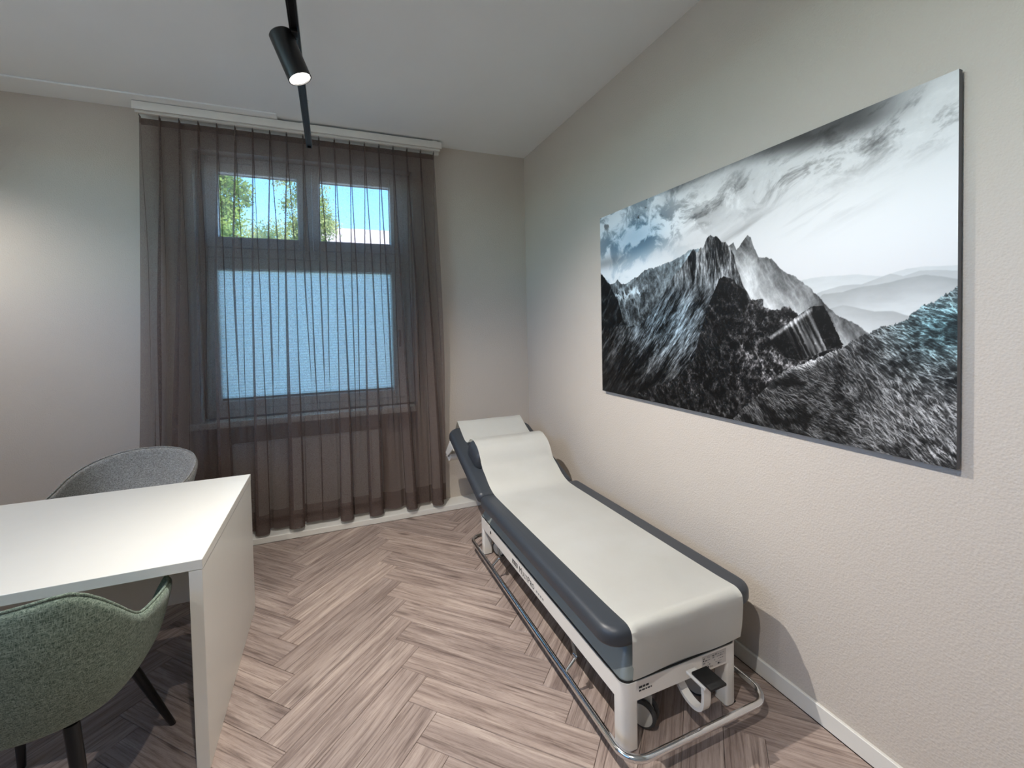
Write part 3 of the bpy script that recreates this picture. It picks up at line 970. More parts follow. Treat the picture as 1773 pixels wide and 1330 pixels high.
    rim = np.exp(-((sky_line('front') - v) / 0.010) ** 2) * sst(0.60, 0.66, u)
    t += 0.28 * rim * r2
    t += 0.95 * np.clip(rock * 0.6 + r2 * 0.55 - 0.47, 0, 1) * gauss(0.660, 0.235, 0.075, 0.085)
    lay(cover('front', 0.024, 90, 19), np.clip(t, 0.015, 0.85), (1.0, 0.985, 0.99))
    # ---- tilted rock block with bright strata
    def inpoly(P):
        ins = np.zeros(u.shape, bool)
        n = len(P)
        uu = u + 0.006 * (r2 - 0.5)
        for i in range(n):
            xa, ya = P[i - 1]; xb, yb = P[i]
            ins ^= ((ya > v) != (yb > v)) & (uu < (xb - xa) * (v - ya) / (yb - ya + 1e-12) + xa)
        return ins.astype(float)
    bx = u + 0.30 * (v - 0.35) + 0.004 * (r2 - 0.5)
    str_ = vnoise(bx * 150, v * 5, 121) * 0.6 + vnoise(bx * 330, v * 16, 122) * 0.4
    mid = sst(0.708, 0.722, bx) * (1 - sst(0.782, 0.792, bx))
    t = 0.035 + mid * 1.35 * np.clip(str_ - 0.43, 0, 1) + 0.55 * np.clip(r2 - 0.56, 0, 1) + 0.5 * np.clip(rock - 0.62, 0, 1)
    top = np.exp(-((v - np.interp(u, [0.671, 0.769, 0.793], [0.320, 0.420, 0.425])) / 0.009) ** 2) * (u < 0.772)
    lay(inpoly(POLY['block']), np.clip(t + 0.50 * top * (0.5 + r2), 0.02, 0.92))
    # ---- grassy slope
    gm = cover('grass', 0.020, 160, 23)
    dep = np.clip((sky_line('grass') - v) / 0.40, 0, 1)
    patch = 0.18 + 0.82 * sst(0.36, 0.62, fbm(X * 13, Y * 17, 141, 5, 0.66))
    base = 0.02 + 0.05 * patch + 0.16 * fbm((X * 0.5 + Y * 0.86) * 150, (X * 0.86 - Y * 0.5) * 30, 131, 4) * patch
    rg = np.random.default_rng(5)
    acc = np.zeros((NV, NU))
    ns = 26000
    su = rg.uniform(0.52, 1.0, ns); sv = rg.uniform(-0.02, 0.50, ns)
    ang = np.radians(rg.normal(-26, 17, ns) + 16 * np.sin(su * 17 + sv * 11))
    ln = rg.uniform(0.006, 0.032, ns) * (0.6 + 1.0 * (0.45 - sv))
    br = rg.uniform(0.05, 1.0, ns) ** 2.6
    for q in np.linspace(0, 1, 44):
        cu = su + ln * q * np.cos(ang); cv_ = sv + ln * 1.6 * (q * np.sin(ang) - 0.22 * q * q)
        ii = np.round(cv_ * (NV - 1)).astype(int); jj = np.round(cu * (NU - 1)).astype(int)
        ok = (ii >= 0) & (ii < NV) & (jj >= 0) & (jj < NU)
        np.maximum.at(acc, (ii[ok], jj[ok]), (br * (0.30 + 0.70 * math.sin(PI * q)))[ok])
    g = np.maximum(base, acc * (0.05 + 0.72 * patch))
    g *= 0.72 + 0.5 * sst(0.78, 1.0, u)
    rim = np.exp(-((sky_line('grass') - v) / 0.016) ** 2) * np.exp(-((u - 0.755) / 0.06) ** 2)
    g = g + 0.75 * rim * (0.35 + acc)
    tl = gauss(0.985, 0.36, 0.075, 0.10)
    g = np.clip(g * (1 + 0.15 * tl) + 0.11 * tl * (0.4 + patch), 0.02, 0.92)
    c = np.stack([g * (1 - 0.24 * tl), g * (1 + 0.01 * tl), g * (1 + 0.06 * tl)], -1)
    img = img * (1 - gm[..., None]) + c * gm[..., None]
    return np.clip(img, 0, 1)
NU, NV = 940, 590
IMG = paint(NU, NV) * 0.955
IMG = np.where(IMG <= 0.04045, IMG / 12.92, ((IMG + 0.055) / 1.055) ** 2.4)
pr = thing('mountain_print', 'wide frameless black-and-white mountain print on the right wall', 'wall print', (-0.0005, PY0 - PWD / 2, PZ0))
ys = PWD / 2 - np.linspace(0, 1, NU) * PWD
zs = np.linspace(0, 1, NV) * PHT
co = np.zeros((NV, NU, 3)); co[..., 0] = -0.0292; co[..., 1] = ys[None, :]; co[..., 2] = zs[:, None]
me = bpy.data.meshes.new('print_face')
idx = np.arange(NV * NU).reshape(NV, NU)
quads = np.stack([idx[:-1, :-1], idx[:-1, 1:], idx[1:, 1:], idx[1:, :-1]], -1).reshape(-1, 4)
me.vertices.add(NV * NU); me.vertices.foreach_set('co', co.reshape(-1))
me.loops.add(quads.size); me.loops.foreach_set('vertex_index', quads.reshape(-1).astype(np.int32))
me.polygons.add(len(quads)); me.polygons.foreach_set('loop_start', np.arange(0, quads.size, 4, dtype=np.int32))
me.update(calc_edges=True)
ca = me.color_attributes.new('print', 'FLOAT_COLOR', 'POINT')
rgba = np.ones((NV * NU, 4), np.float32); rgba[:, :3] = IMG.reshape(-1, 3)
ca.data.foreach_set('color', rgba.reshape(-1))
obj('print_face', me, PRINT, pr, smooth=False)
obj('panel', box(-0.029, -0.012, -PWD / 2, PWD / 2, 0, PHT), EDGE, pr, smooth=False)
for zr in (0.03, PHT - 0.06):
    obj('hanging_rail', box(-0.012, -0.0005, -PWD / 2 + 0.03, PWD / 2 - 0.03, zr, zr + 0.03), EDGE, pr, smooth=False)

# ------------------------------------------------------------------ examination couch
CO = Vector((-0.477, -2.430, 0)); CYAW = math.radians(0.7)
couch = thing('examination_couch', 'dark blue padded examination couch on white steel base by the right wall', 'couch', CO, CYAW)
BX, BY0, BY1 = 0.270, 0.0, 1.54
BZ0, BZ1 = 0.178, 0.245
def prism_ring(outer, inner, z0, z1):
    bm = bmesh.new()
    n = len(outer)
    vo0 = [bm.verts.new((x, y, z0)) for x, y in outer]; vo1 = [bm.verts.new((x, y, z1)) for x, y in outer]
    vi0 = [bm.verts.new((x, y, z0)) for x, y in inner]; vi1 = [bm.verts.new((x, y, z1)) for x, y in inner]
    for i in range(n):
        j = (i + 1) % n
        bm.faces.new((vo0[i], vo0[j], vo1[j], vo1[i]))
        bm.faces.new((vi0[j], vi0[i], vi1[i], vi1[j]))
        bm.faces.new((vo1[i], vo1[j], vi1[j], vi1[i]))
        bm.faces.new((vo0[j], vo0[i], vi0[i], vi0[j]))
    return bm
outer = rrect(-BX, BX, BY0, BY1, 0.035, 6)
inner = rrect(-BX + 0.045, BX - 0.045, BY0 + 0.045, BY1 - 0.045, 0.012, 6)
frame = obj('base_frame', prism_ring(outer, inner, BZ0, BZ1), POWDER, couch)
for sx in (-1, 1):
    for yy, flip in ((BY0, 1), (BY1, -1)):
        bm = bmesh.new()
        xa, xb = (-BX + 0.0005, -BX + 0.062) if sx < 0 else (BX - 0.062, BX - 0.0005)
        ya, yb = (yy + 0.0005, yy + 0.062) if flip > 0 else (yy - 0.062, yy - 0.0005)
        rc = [0.010] * 4
        k = {(-1, 1): 0, (1, 1): 1, (1, -1): 2, (-1, -1): 3}[(sx, flip)]
        rc[k] = 0.034
        add_rings(bm, [[Vector((x, y, z)) for x, y in rrect(xa, xb, ya, yb, rc, 6)] for z in (0.006, BZ0 + 0.001)])
        lg = obj('leg', bm, POWDER, couch)
        obj('leg_foot', box(xa + 0.006, xb - 0.006, ya + 0.006, yb - 0.006, 0.0, 0.006), BLACKP, lg)
# dark seam and sloped cover under the upholstery
obj('seal_strip', prism_ring(rrect(-BX + 0.003, BX - 0.003, BY0 + 0.003, BY1 - 0.003, 0.033, 6), rrect(-BX + 0.03, BX - 0.03, BY0 + 0.03, BY1 - 0.03, 0.01, 6), BZ1, BZ1 + 0.006), BLACKP, couch)
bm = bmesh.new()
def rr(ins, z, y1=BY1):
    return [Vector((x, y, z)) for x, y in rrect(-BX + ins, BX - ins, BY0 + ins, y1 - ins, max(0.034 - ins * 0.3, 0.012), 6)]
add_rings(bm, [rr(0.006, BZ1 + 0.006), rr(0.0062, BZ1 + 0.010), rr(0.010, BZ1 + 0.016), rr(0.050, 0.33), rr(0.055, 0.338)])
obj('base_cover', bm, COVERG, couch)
obj('support_frame', box(-0.20, 0.20, 0.08, 1.30, 0.338, 0.392, 0.004, 1), POWDER, couch)
# upholstery
MX = 0.331
obj('mattress', soft_slab(-MX - 0.008, MX + 0.026, -0.018, 1.335, 0.390, 0.456, (0.075, 0.075, 0.035, 0.035), 0.030, 0.018), LEATHER, couch, angle=60)
TH = math.radians(19.5)
HY, HZ = 1.358, 0.390
def bpnt(s, n, x=0.0):
    return Vector((x, HY + s * math.cos(TH) - n * math.sin(TH), HZ + s * math.sin(TH) + n * math.cos(TH)))
BL = 0.80
back = obj('backrest', soft_slab(-MX - 0.008, MX - 0.002, 0.0, BL, 0.0, 0.066, (0.035, 0.035, 0.085, 0.085), 0.030, 0.018), LEATHER, couch, angle=60,
           loc=(0, HY, HZ), rot=(TH, 0, 0))
obj('backrest_frame', box(-0.20, 0.20, 0.05, BL - 0.10, -0.03, 0.0, 0.003, 1), POWDER, back)
obj('head_pillow', soft_slab(-0.284, 0.284, 0.250, 0.472, 0.060, 0.188, (0.05,) * 4, 0.072, 0.02, 0.0), LEATHER, couch, angle=60, loc=(0, HY, HZ), rot=(TH, 0, 0))
bm = bmesh.new(); add_cyl(bm, bpnt(0.34, -0.04, -0.30), bpnt(0.52, -0.035, -0.30), 0.007, n=12)
add_cyl(bm, bpnt(0.52, -0.035, -0.30), bpnt(0.52, -0.012, -0.19), 0.007, n=12)
lv = obj('backrest_lever', bm, CHROME, couch)
bm = bmesh.new(); add_cyl(bm, bpnt(0.26, -0.042, -0.30), bpnt(0.345, -0.04, -0.30), 0.011, n=12)
obj('lever_grip', bm, BLACKP, lv)
for sx in (-1, 1):
    bm = bmesh.new(); add_tube(bm, [bpnt(0.45, -0.02, sx * 0.17), Vector((sx * 0.17, 1.50, 0.34)), Vector((sx * 0.17, 1.45, 0.27))], 0.011, 10)
    obj('gas_spring', bm, STEEL, couch)
# roll holder below the head end
RC = Vector((0, 2.150, 0.500))
for sx in (-1, 1):
    bm = bmesh.new()
    xa = sx * 0.332 - 0.004
    pr_ = [(bpnt(0.62, -0.002).y, bpnt(0.62, -0.002).z), (bpnt(0.72, -0.002).y, bpnt(0.72, -0.002).z), (RC.y + 0.018, RC.z + 0.012), (RC.y + 0.008, RC.z - 0.02), (RC.y - 0.02, RC.z - 0.012)]
    add_rings(bm, [[Vector((x, y, z)) for y, z in pr_] for x in (xa, xa + 0.008)])
    obj('roll_bracket', bm, POWDER, couch, smooth=False)
bm = bmesh.new(); add_cyl(bm, RC + Vector((-0.342, 0, 0)), RC + Vector((0.342, 0, 0)), 0.008, n=12)
obj('roll_rod', bm, STEEL, couch)

# chrome foot rail with levers
bm = bmesh.new()
loop = [Vector((x, y, 0.078)) for x, y in rrect(-0.322, 0.318, -0.098, 1.60, 0.075, 8)]
dense = []
for i, p in enumerate(loop):
    q = loop[(i + 1) % len(loop)]
    n_ = max(1, int((q - p).length / 0.15))
    for k in range(n_): dense.append(p.lerp(q, k / n_))
add_tube(bm, dense, 0.0125, 14, closed=True)
rail = obj('foot_rail', bm, CHROME, couch, angle=80)
for sx in (-1, 1):
    for yy in (0.33, 1.20):
        bm = bmesh.new()
        add_cyl(bm, (sx * 0.262, yy, 0.120), (sx * 0.320, yy - 0.01, 0.080), 0.006, n=10)
        add_cyl(bm, (sx * 0.262, yy - 0.015, 0.120), (sx * 0.262, yy + 0.015, 0.120), 0.010, n=12)
        obj('rail_arm', bm, CHROME, rail)
        bm = bmesh.new()
        add_box(bm, sx * 0.262 - 0.004, sx * 0.262 + 0.004, yy - 0.012, yy + 0.012, 0.0, 0.10, 0.002, 1,
                Matrix.Translation((0, 0, 0.115)) @ Matrix.Translation((0, yy, 0)) @ Matrix.Rotation(math.radians(-28), 4, 'X') @ Matrix.Translation((0, -yy, 0)))
        obj('rail_link', bm, STEEL, rail)
# lifting linkage under the frame
for yy in (0.42, 1.12):
    bm = bmesh.new(); add_cyl(bm, (-BX + 0.05, yy, 0.205), (BX - 0.05, yy, 0.205), 0.016, n=14)
    obj('cross_tube', bm, POWDER, couch)
bm = bmesh.new(); add_cyl(bm, (0, 0.42, 0.20), (0, 1.12, 0.215), 0.022, n=16)
obj('lift_actuator', bm, BLACKM, couch)

# castors
def castor(x, y):
    c = thing('castor', None, None, (x, y, 0), math.radians(33))
    c.parent = couch
    for s in (-1, 1):
        M = Matrix.Translation((s * 0.016, 0, 0.052)) @ Matrix.Rotation(PI / 2, 4, 'Y')
        bm = bmesh.new(); add_lathe(bm, [(0.046, -0.010), (0.051, -0.006), (0.051, 0.006), (0.046, 0.010)], 28, M=M)
        obj('tyre', bm, RUBG, c)
        bm = bmesh.new(); add_lathe(bm, [(0.030, -0.0125), (0.040, -0.0115), (0.040, 0.0115), (0.030, 0.0125)], 28, M=M)
        obj('wheel_hub', bm, WHEELG, c)
    bm = bmesh.new()
    add_box(bm, -0.005, 0.005, -0.03, 0.03, 0.045, 0.120, 0.003, 1)
    add_cyl(bm, (0, 0, 0.118), (0, 0, BZ0 + 0.02), 0.014, n=14)
    obj('castor_fork', bm, WHEELG, c)
    return c
for cx, cy in ((-0.125, 0.075), (0.165, 0.105), (-0.165, 1.44), (0.165, 1.44)):
    castor(cx, cy)
for yy in (0.095, 1.44):
    obj('castor_bar', box(-BX + 0.04, BX - 0.04, yy - 0.02, yy + 0.02, BZ0 + 0.005, BZ0 + 0.03, 0.003, 1), POWDER, couch)

# brake pedal: J-shaped arm and black pad
bm = bmesh.new()
jp = catmull([(0, 0.06, 0.195), (0, 0.045, 0.150), (0, 0.005, 0.118), (0, -0.045, 0.112), (0, -0.078, 0.135), (0, -0.086, 0.180), (0, -0.082, 0.222)], 5)
rings = []
for i, p in enumerate(jp):
    t = (jp[min(i + 1, len(jp) - 1)] - jp[max(i - 1, 0)]).normalized()
    nrm = Vector((0, -t.z, t.y))
    rings.append([p + Vector((-0.016, 0, 0)) + nrm * 0.006, p + Vector((0.016, 0, 0)) + nrm * 0.006, p + Vector((0.016, 0, 0)) - nrm * 0.006, p + Vector((-0.016, 0, 0)) - nrm * 0.006])
add_rings(bm, rings)
add_box(bm, -0.022, 0.022, -0.100, -0.012, 0.216, 0.228, 0.003, 1)
bmesh.ops.translate(bm, verts=bm.verts, vec=(0.015, 0, 0))
pdl = obj('brake_pedal', bm, POWDER, couch)
bm = bmesh.new(); add_box(bm, -0.002, 0.070, -0.125, -0.035, 0.2285, 0.238, 0.003, 2)
obj('pedal_pad', bm, BLACKP, pdl)

# lettering on the left beam, plate and small print on the foot end
def text_mesh(body, size, mat, parent, name, M):
    cu = bpy.data.curves.new(name, 'FONT')
    cu.body = body; cu.size = size; cu.extrude = 0.0002; cu.resolution_u = 3
    o = bpy.data.objects.new(name, cu); COL.objects.link(o)
    dg = bpy.context.evaluated_depsgraph_get()
    me = bpy.data.meshes.new_from_object(o.evaluated_get(dg))
    bpy.data.objects.remove(o, do_unlink=True); bpy.data.curves.remove(cu)
    w = max((v.co.x for v in me.vertices), default=0)
    me.transform(M)
    me.materials.clear(); me.materials.append(mat)
    return obj(name, me, mat, parent, smooth=False), w
# text runs along -y (towards the foot end) on the face x=-BX
def LM(y, z):
    m = Matrix(((0, 0, -1, -BX - 0.0006), (-1, 0, 0, y), (0, 1, 0, z), (0, 0, 0, 1)))
    return m
zt = 0.196
lg = obj('logo_badge', box(-BX - 0.0009, -BX - 0.0002, 0.915, 0.985, zt + 0.001, zt + 0.023), INK, couch, smooth=False)
for k in range(3):
    obj('badge_stripe', box(-BX - 0.0012, -BX - 0.0009, 0.925 + k * 0.018, 0.932 + k * 0.018, zt + 0.005, zt + 0.019), POWDER, lg, smooth=False)
yc = 0.895
for body, size in (('M', 0.046), ('ULTI', 0.036), ('P', 0.046), ('RO', 0.036)):
    o, w = text_mesh(body, size, INK, couch, 'lettering', LM(yc, zt - 0.003))
    yc -= w + 0.0035
for k in range(4):
    obj('small_print', box(-BX - 0.0008, -BX - 0.0002, yc - 0.030 - k * 0.022, yc - 0.016 - k * 0.022, zt, zt + 0.009), INKG, couch, smooth=False)
bm = bmesh.new(); add_cyl(bm, (-BX - 0.001, 1.335, 0.212), (-BX + 0.002, 1.335, 0.212), 0.010, n=16)
obj('frame_plug', bm, BLACKP, couch)
# foot end
for r_, (zz_, hh) in enumerate(((0.218, 0.007), (0.207, 0.005))):
    xx = -0.205
    for k in range(5 if r_ else 3):
        wd = (0.010, 0.012, 0.007, 0.009, 0.006)[k] if r_ else (0.014, 0.010, 0.012)[k]
        obj('small_print', box(xx, xx + wd, BY0 - 0.0008, BY0 - 0.0002, zz_, zz_ + hh), INK, couch, smooth=False)
        xx += wd + 0.003
plate = obj('rating_plate', box(0.085, 0.205, BY0 - 0.0010, BY0 - 0.0002, 0.186, 0.238), PLATE, couch, smooth=False)
rp = random.Random(3)
for r_ in range(5):
    xx = 0.089
    while xx < 0.196:
        wd = rp.uniform(0.003, 0.012)
        if rp.random() < 0.72 and xx + wd < 0.202:
            obj('plate_mark', box(xx, xx + wd, BY0 - 0.0013, BY0 - 0.0009, 0.190 + r_ * 0.0095, 0.190 + r_ * 0.0095 + rp.choice((0.002, 0.003, 0.006))), rp.choice((INK, INKG, INKG)), plate, smooth=False)
        xx += wd + 0.003

# paper: roll and sheet
paper = thing('paper_roll', 'white crepe paper sheet drawn from its roll along the couch', 'paper', CO, CYAW)
prof = [(RC.y + 0.052, RC.z + 0.01), (RC.y + 0.050, RC.z + 0.10), (bpnt(0.822, 0.085).y, bpnt(0.822, 0.085).z), tuple(bpnt(0.800, 0.104).yz), tuple(bpnt(0.760, 0.100).yz),
        tuple(bpnt(0.66, 0.085).yz), tuple(bpnt(0.575, 0.081).yz), tuple(bpnt(0.512, 0.108).yz), tuple(bpnt(0.468, 0.165).yz), tuple(bpnt(0.400, 0.1955).yz),
        tuple(bpnt(0.355, 0.1980).yz), tuple(bpnt(0.305, 0.1930).yz), tuple(bpnt(0.254, 0.168).yz), tuple(bpnt(0.196, 0.124).yz), (1.440, 0.535), (1.37, 0.492), (1.30, 0.4675), (1.22, 0.4600),
        (1.0, 0.4590), (0.7, 0.4590), (0.4, 0.4590), (0.12, 0.4592), (0.04, 0.4605), (0.012, 0.4612), (-0.002, 0.4585), (-0.0150, 0.4510), (-0.0225, 0.4400), (-0.0258, 0.4240), (-0.0258, 0.400), (-0.021, 0.33), (-0.012, 0.272)]
pts = catmull([(0, y, z) for y, z in prof], 5)
bm = bmesh.new()
NX = 18
rng2 = random.Random(4)
rowsP = []
for i, p in enumerate(pts):
    q = i / (len(pts) - 1)
    wl = -0.256 - 0.006 * math.sin(q * 5); wr = 0.264 + 0.004 * math.sin(q * 7 + 1)
    row = []
    for k in range(NX + 1):
        s = k / NX
        x = wl + (wr - wl) * s
        z = p.z; y = p.y
        if q > 0.93:
            y -= 0.004 * math.sin(s * 9 + 1) * (q - 0.93) / 0.07 + 0.003 * (q - 0.93) / 0.07
        elif 0.05 < q < 0.9:
            z += 0.0012 * math.sin(s * 11 + q * 23) * math.sin(q * 17) + 0.001
        if q > 0.97 and k == 0: x += 0.006
        row.append(bm.verts.new((x, y, z)))
    rowsP.append(row)
for a, b in zip(rowsP[:-1], rowsP[1:]):
    for k in range(NX):
        bm.faces.new((a[k], a[k + 1], b[k + 1], b[k]))
bmesh.ops.solidify(bm, geom=list(bm.faces), thickness=0.0006)
obj('sheet', bm, PAPER, paper, angle=70)
bm = bmesh.new()
M = Matrix.Translation(RC) @ Matrix.Rotation(PI / 2, 4, 'Y')
add_lathe(bm, [(0.020, -0.318), (0.0535, -0.318), (0.0535, 0.318), (0.020, 0.318)], 32, M=M)
roll = obj('roll', bm, PAPER, paper)
bm = bmesh.new(); add_lathe(bm, [(0.012, -0.3195), (0.021, -0.3195), (0.021, 0.3195), (0.012, 0.3195)], 24, M=M)
obj('roll_core', bm, BLACKP, roll)

# ------------------------------------------------------------------ desk
DX1, DY0, DY1, DZ = -2.064, -1.918, -0.968, 0.728
DX0 = -3.80
desk = thing('desk', 'white laminate desk with solid slab side panel', 'desk', (0.5 * (DX0 + DX1), 0.5 * (DY0 + DY1), 0))
dl = (DX1 - DX0) / 2; dd = (DY1 - DY0) / 2
obj('desk_top', box(-dl, dl, -dd, dd, DZ - 0.034, DZ, 0.0012, 1), LAM, desk)
for s in (-1, 1):
    xa, xb = (dl - 0.040, dl - 0.001) if s > 0 else (-dl + 0.001, -dl + 0.040)
    obj('side_panel', box(xa, xb, -dd + 0.001, dd - 0.001, 0.0, DZ - 0.0355, 0.0012, 1), LAM, desk)
obj('modesty_panel', box(-dl + 0.041, dl - 0.041, 0.03, 0.048, 0.335, DZ - 0.0355, 0.001, 1), LAM, desk)

# ------------------------------------------------------------------ shell armchairs
def smooth01(t):
    t = max(0.0, min(1.0, t)); return t * t * (3 - 2 * t)
def make_chair(label, fab, loc, rotz, back_h=0.815, arm_h=0.655, d0=34.0, d1=74.0, dip=0.012):
    """origin at floor under the seat centre; the sitter faces +y."""
    t = thing('shell_chair', label, 'chair', loc, rotz, 'shell armchairs at the desk')
    NA, NT_ = 72, 22
    def rim(a):
        """a: 0 at the back centre (-y), +-180 deg at the front centre."""
        d = abs(math.degrees(a))
        if d < d0: h = back_h - dip * (1 - d / d0) ** 2
        elif d < d1: h = back_h + (arm_h + 0.004 - back_h) * smooth01((d - d0) / (d1 - d0))
        elif d < 118: h = arm_h + 0.004 - 0.028 * smooth01((d - d1) / max(118 - d1, 1))
        elif d < 146: h = arm_h - 0.024 + (0.462 - arm_h + 0.024) * smooth01((d - 118) / 28)
        else: h = 0.462 - 0.010 * smooth01((d - 146) / 34)
        return h
    def rad(a, f):
        """plan radius of the shell wall, f 0 at seat level, 1 at the rim"""
        s, c = math.sin(a), -math.cos(a)      # x, y direction
        ex = 0.225 + 0.078 * f; ey = (0.205 + 0.100 * f) if c < 0 else 0.250 + 0.015 * f
        n = 2.7
        return 1.0 / ((abs(s) / ex) ** n + (abs(c) / ey) ** n) ** (1 / n)
    def pt(a, q, off=0.0):
        """q 0..1 seat centre to seat edge, 1..2 seat edge to rim"""
        h = rim(a)
        s, c = math.sin(a), -math.cos(a)
        seat = 0.445
        if q <= 1.0:
            r = rad(a, 0) * (0.80 * q)
            z = seat - 0.012 * (1 - q * q)
            nrm = Vector((0, 0, -1))
        else:
            f = q - 1.0
            # rounded transition then wall
            k = math.sin(0.5 * PI * min(1, f * 1.6)) if h > 0.5 else f
            r0 = rad(a, 0) * 0.80
            z = seat + (h - seat) * (f ** 1.55)
            r = r0 + (rad(a, min(1, (z - seat) / 0.30)) - r0) * k
            nrm = Vector((s, c, -0.9 * (1 - f))).normalized()
        return Vector((r * s, r * c, z)) + nrm * off
    bm = bmesh.new()
    def sheet(off):
        rows = []
        for j in range(1, NT_ + 1):
            q = 2.0 * j / NT_
            rows.append([bm.verts.new(pt(2 * PI * i / NA - PI, q, off * (1.0 if q < 1.9 else 1.0))) for i in range(NA)])
        cen = bm.verts.new(pt(0, 0, off))
        return cen, rows
    c1, r1 = sheet(0.0)
    c2, r2 = sheet(0.030)
    for rows, cen, flip in ((r1, c1, False), (r2, c2, True)):
        for i in range(NA):
            j = (i + 1) % NA
            f = (cen, rows[0][i], rows[0][j])
            bm.faces.new(f if not flip else tuple(reversed(f)))
        for a, b in zip(rows[:-1], rows[1:]):
            for i in range(NA):
                j = (i + 1) % NA
                f = (a[i], b[i], b[j], a[j])
                bm.faces.new(f if not flip else tuple(reversed(f)))
    # rounded rim
    mid = []
    for i in range(NA):
        p = (r1[-1][i].co + r2[-1][i].co) / 2 + Vector((0, 0, 0.011))
        mid.append(bm.verts.new(p))
    for i in range(NA):
        j = (i + 1) % NA
        bm.faces.new((r1[-1][i], mid[i], mid[j], r1[-1][j]))
        bm.faces.new((mid[i], r2[-1][i], r2[-1][j], mid[j]))
    sh = obj('seat_shell', bm, fab, t, angle=180)
    sub = sh.modifiers.new('subsurf', 'SUBSURF'); sub.levels = 1; sub.render_levels = 1
    # stitched rim piping
    bm = bmesh.new()
    add_tube(bm, [mid_.to_tuple() for mid_ in [pt(2 * PI * i / NA - PI, 2.0, 0.015) + Vector((0, 0, 0.010)) for i in range(NA)]], 0.004, 6, closed=True)
    obj('rim_piping', bm, fab, sh, angle=180)
    # under-seat plate and four tapered legs
    up_ = bmesh.new(); add_box(up_, -0.11, 0.11, -0.11, 0.11, 0.395, 0.412, 0.004, 1)
    obj('seat_plate', up_, BLACKM, t)
    for sx in (-1, 1):
        for sy in (-1, 1):
            bm = bmesh.new()
            top = Vector((sx * 0.130, sy * 0.150, 0.428)); bot = Vector((sx * 0.215, sy * 0.285 + 0.035, 0.0))
            d = (bot - top)
            rings = []
            for f, w in ((0.0, 0.018), (0.25, 0.017), (1.0, 0.011)):
                p = top + d * f
                rings.append([p + Vector((math.cos(k * PI / 6) * w, math.sin(k * PI / 6) * w, 0)) for k in range(12)])
            add_rings(bm, rings)
            lg_ = obj('leg', bm, BLACKM, t)
            if sy < 0: continue
            bm = bmesh.new()
            m_ = top + d * 0.19
            add_box(bm, m_.x - 0.021, m_.x + 0.021, m_.y - 0.021, m_.y + 0.021, 0.332, 0.388, 0.006, 1)
            obj('leg_bracket', bm, BLACKM, lg_)
    return t
make_chair('green fabric shell armchair pushed under the near side of the desk', GREENF, (-2.460, -1.970, 0), math.radians(0), 0.838, 0.668, 32.0, 68.0)
make_chair('grey fabric shell armchair behind the far side of the desk', GREYF, (-2.715, -0.66, 0), math.radians(176), 0.782, 0.645, 6.0, 112.0, 0.0)

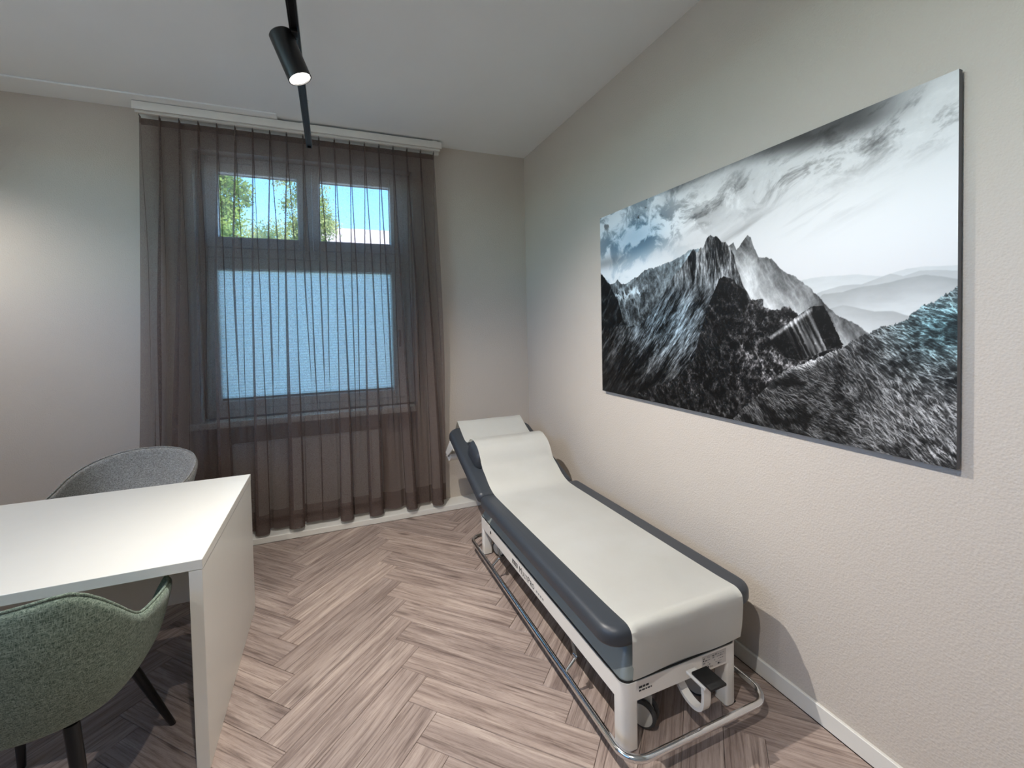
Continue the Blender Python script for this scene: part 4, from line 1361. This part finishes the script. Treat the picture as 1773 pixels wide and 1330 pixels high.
# ------------------------------------------------------------------ outside
gr = obj('garden_ground', box(-60, 60, -60, 60, -1.2, -1.0), GROUNDM)
setp(gr, 'unseen ground outside the window, made pale to bounce sunlight indoors', 'ground', None, 'structure')
def tree(label, x, y, top, rx, rz, n, leaf, seed, trunk_h):
    rg = random.Random(seed)
    t = thing('garden_tree', label, 'tree', (x, y, -1.0), group='trees outside the window')
    bm = bmesh.new()
    add_tube(bm, [(0, 0, 0), (0.05, 0.02, trunk_h * 0.5), (-0.04, 0, trunk_h), (0.02, 0.03, top * 0.8)], [0.19, 0.15, 0.11, 0.04], 10)
    obj('trunk', bm, BARK, t)
    for k in range(5):
        a = rg.uniform(0, 2 * PI); z0 = trunk_h * rg.uniform(0.7, 1.1)
        bm = bmesh.new()
        add_tube(bm, [(0, 0, z0), (rx * 0.4 * math.cos(a), rx * 0.4 * math.sin(a), z0 + rz * 0.35), (rx * 0.7 * math.cos(a), rx * 0.7 * math.sin(a), z0 + rz * 0.8)], [0.07, 0.045, 0.02], 7)
        obj('branch', bm, BARK, t)
    V, F = [], []
    cz = top - rz
    cl = [(rg.gauss(0, 0.45) * rx, rg.gauss(0, 0.45) * rx, cz + rg.uniform(-1, 0.9) * rz) for _ in range(90)]
    for i in range(n):
        c = rg.choice(cl)
        s = 0.30 * rx
        p = Vector((c[0] + rg.gauss(0, s * 0.6), c[1] + rg.gauss(0, s * 0.6), min(c[2] + rg.gauss(0, s * 0.6), top)))
        L = rg.uniform(0.07, 0.13); w = L * 0.6
        d = Vector((rg.gauss(0, 1), rg.gauss(0, 1), rg.gauss(-0.2, 0.8))).normalized()
        e = d.orthogonal().normalized()
        b = len(V)
        V += [p, p + d * L * 0.5 + e * w * 0.5, p + d * L, p + d * L * 0.5 - e * w * 0.5]
        F.append((b, b + 1, b + 2, b + 3))
    me = bpy.data.meshes.new('crown'); me.from_pydata(V, [], F)
    o = obj('crown', me, leaf, t, smooth=False); o['kind'] = 'stuff'
    return t
tree('leafy green tree seen at the left edge of the left upper pane', -4.25, 10.0, 7.6, 0.62, 3.0, 15000, LEAF1, 1, 2.6)
tree('yellow-green tree rising between the two upper panes', -2.30, 14.0, 10.0, 0.95, 3.4, 24000, LEAF2, 2, 2.8)
tree('low leafy tree filling the bottom of the left upper pane', -4.6, 19.0, 7.4, 1.7, 2.2, 22000, LEAF2, 3, 2.2)
hs = thing('neighbour_house', 'pale pink rendered house far behind the trees', 'house', (2.2, 30.0, -1.0))
wl_ = obj('wall', box(-5.2, 5.0, 0, 7, 0, 8.3), FACADE, hs, smooth=False)
bm = bmesh.new()
add_rings(bm, [[Vector((x, y, z)) for y, z in ((-0.4, 8.3), (7.4, 8.3), (3.5, 10.4))] for x in (-5.5, 5.3)])
obj('roof', bm, ROOFM, hs, smooth=False)
wf0 = None
for i in range(4):
    for zz_ in (1.2, 4.0, 6.4):
        w_ = obj('house_window', box(-4.2 + i * 2.4, -3.1 + i * 2.4, -0.06, 0.02, zz_, zz_ + 1.35), FRAMEW, hs, smooth=False)
        obj('pane', box(-4.1 + i * 2.4, -3.2 + i * 2.4, -0.08, -0.06, zz_ + 0.1, zz_ + 1.25), DARKG, w_, smooth=False)
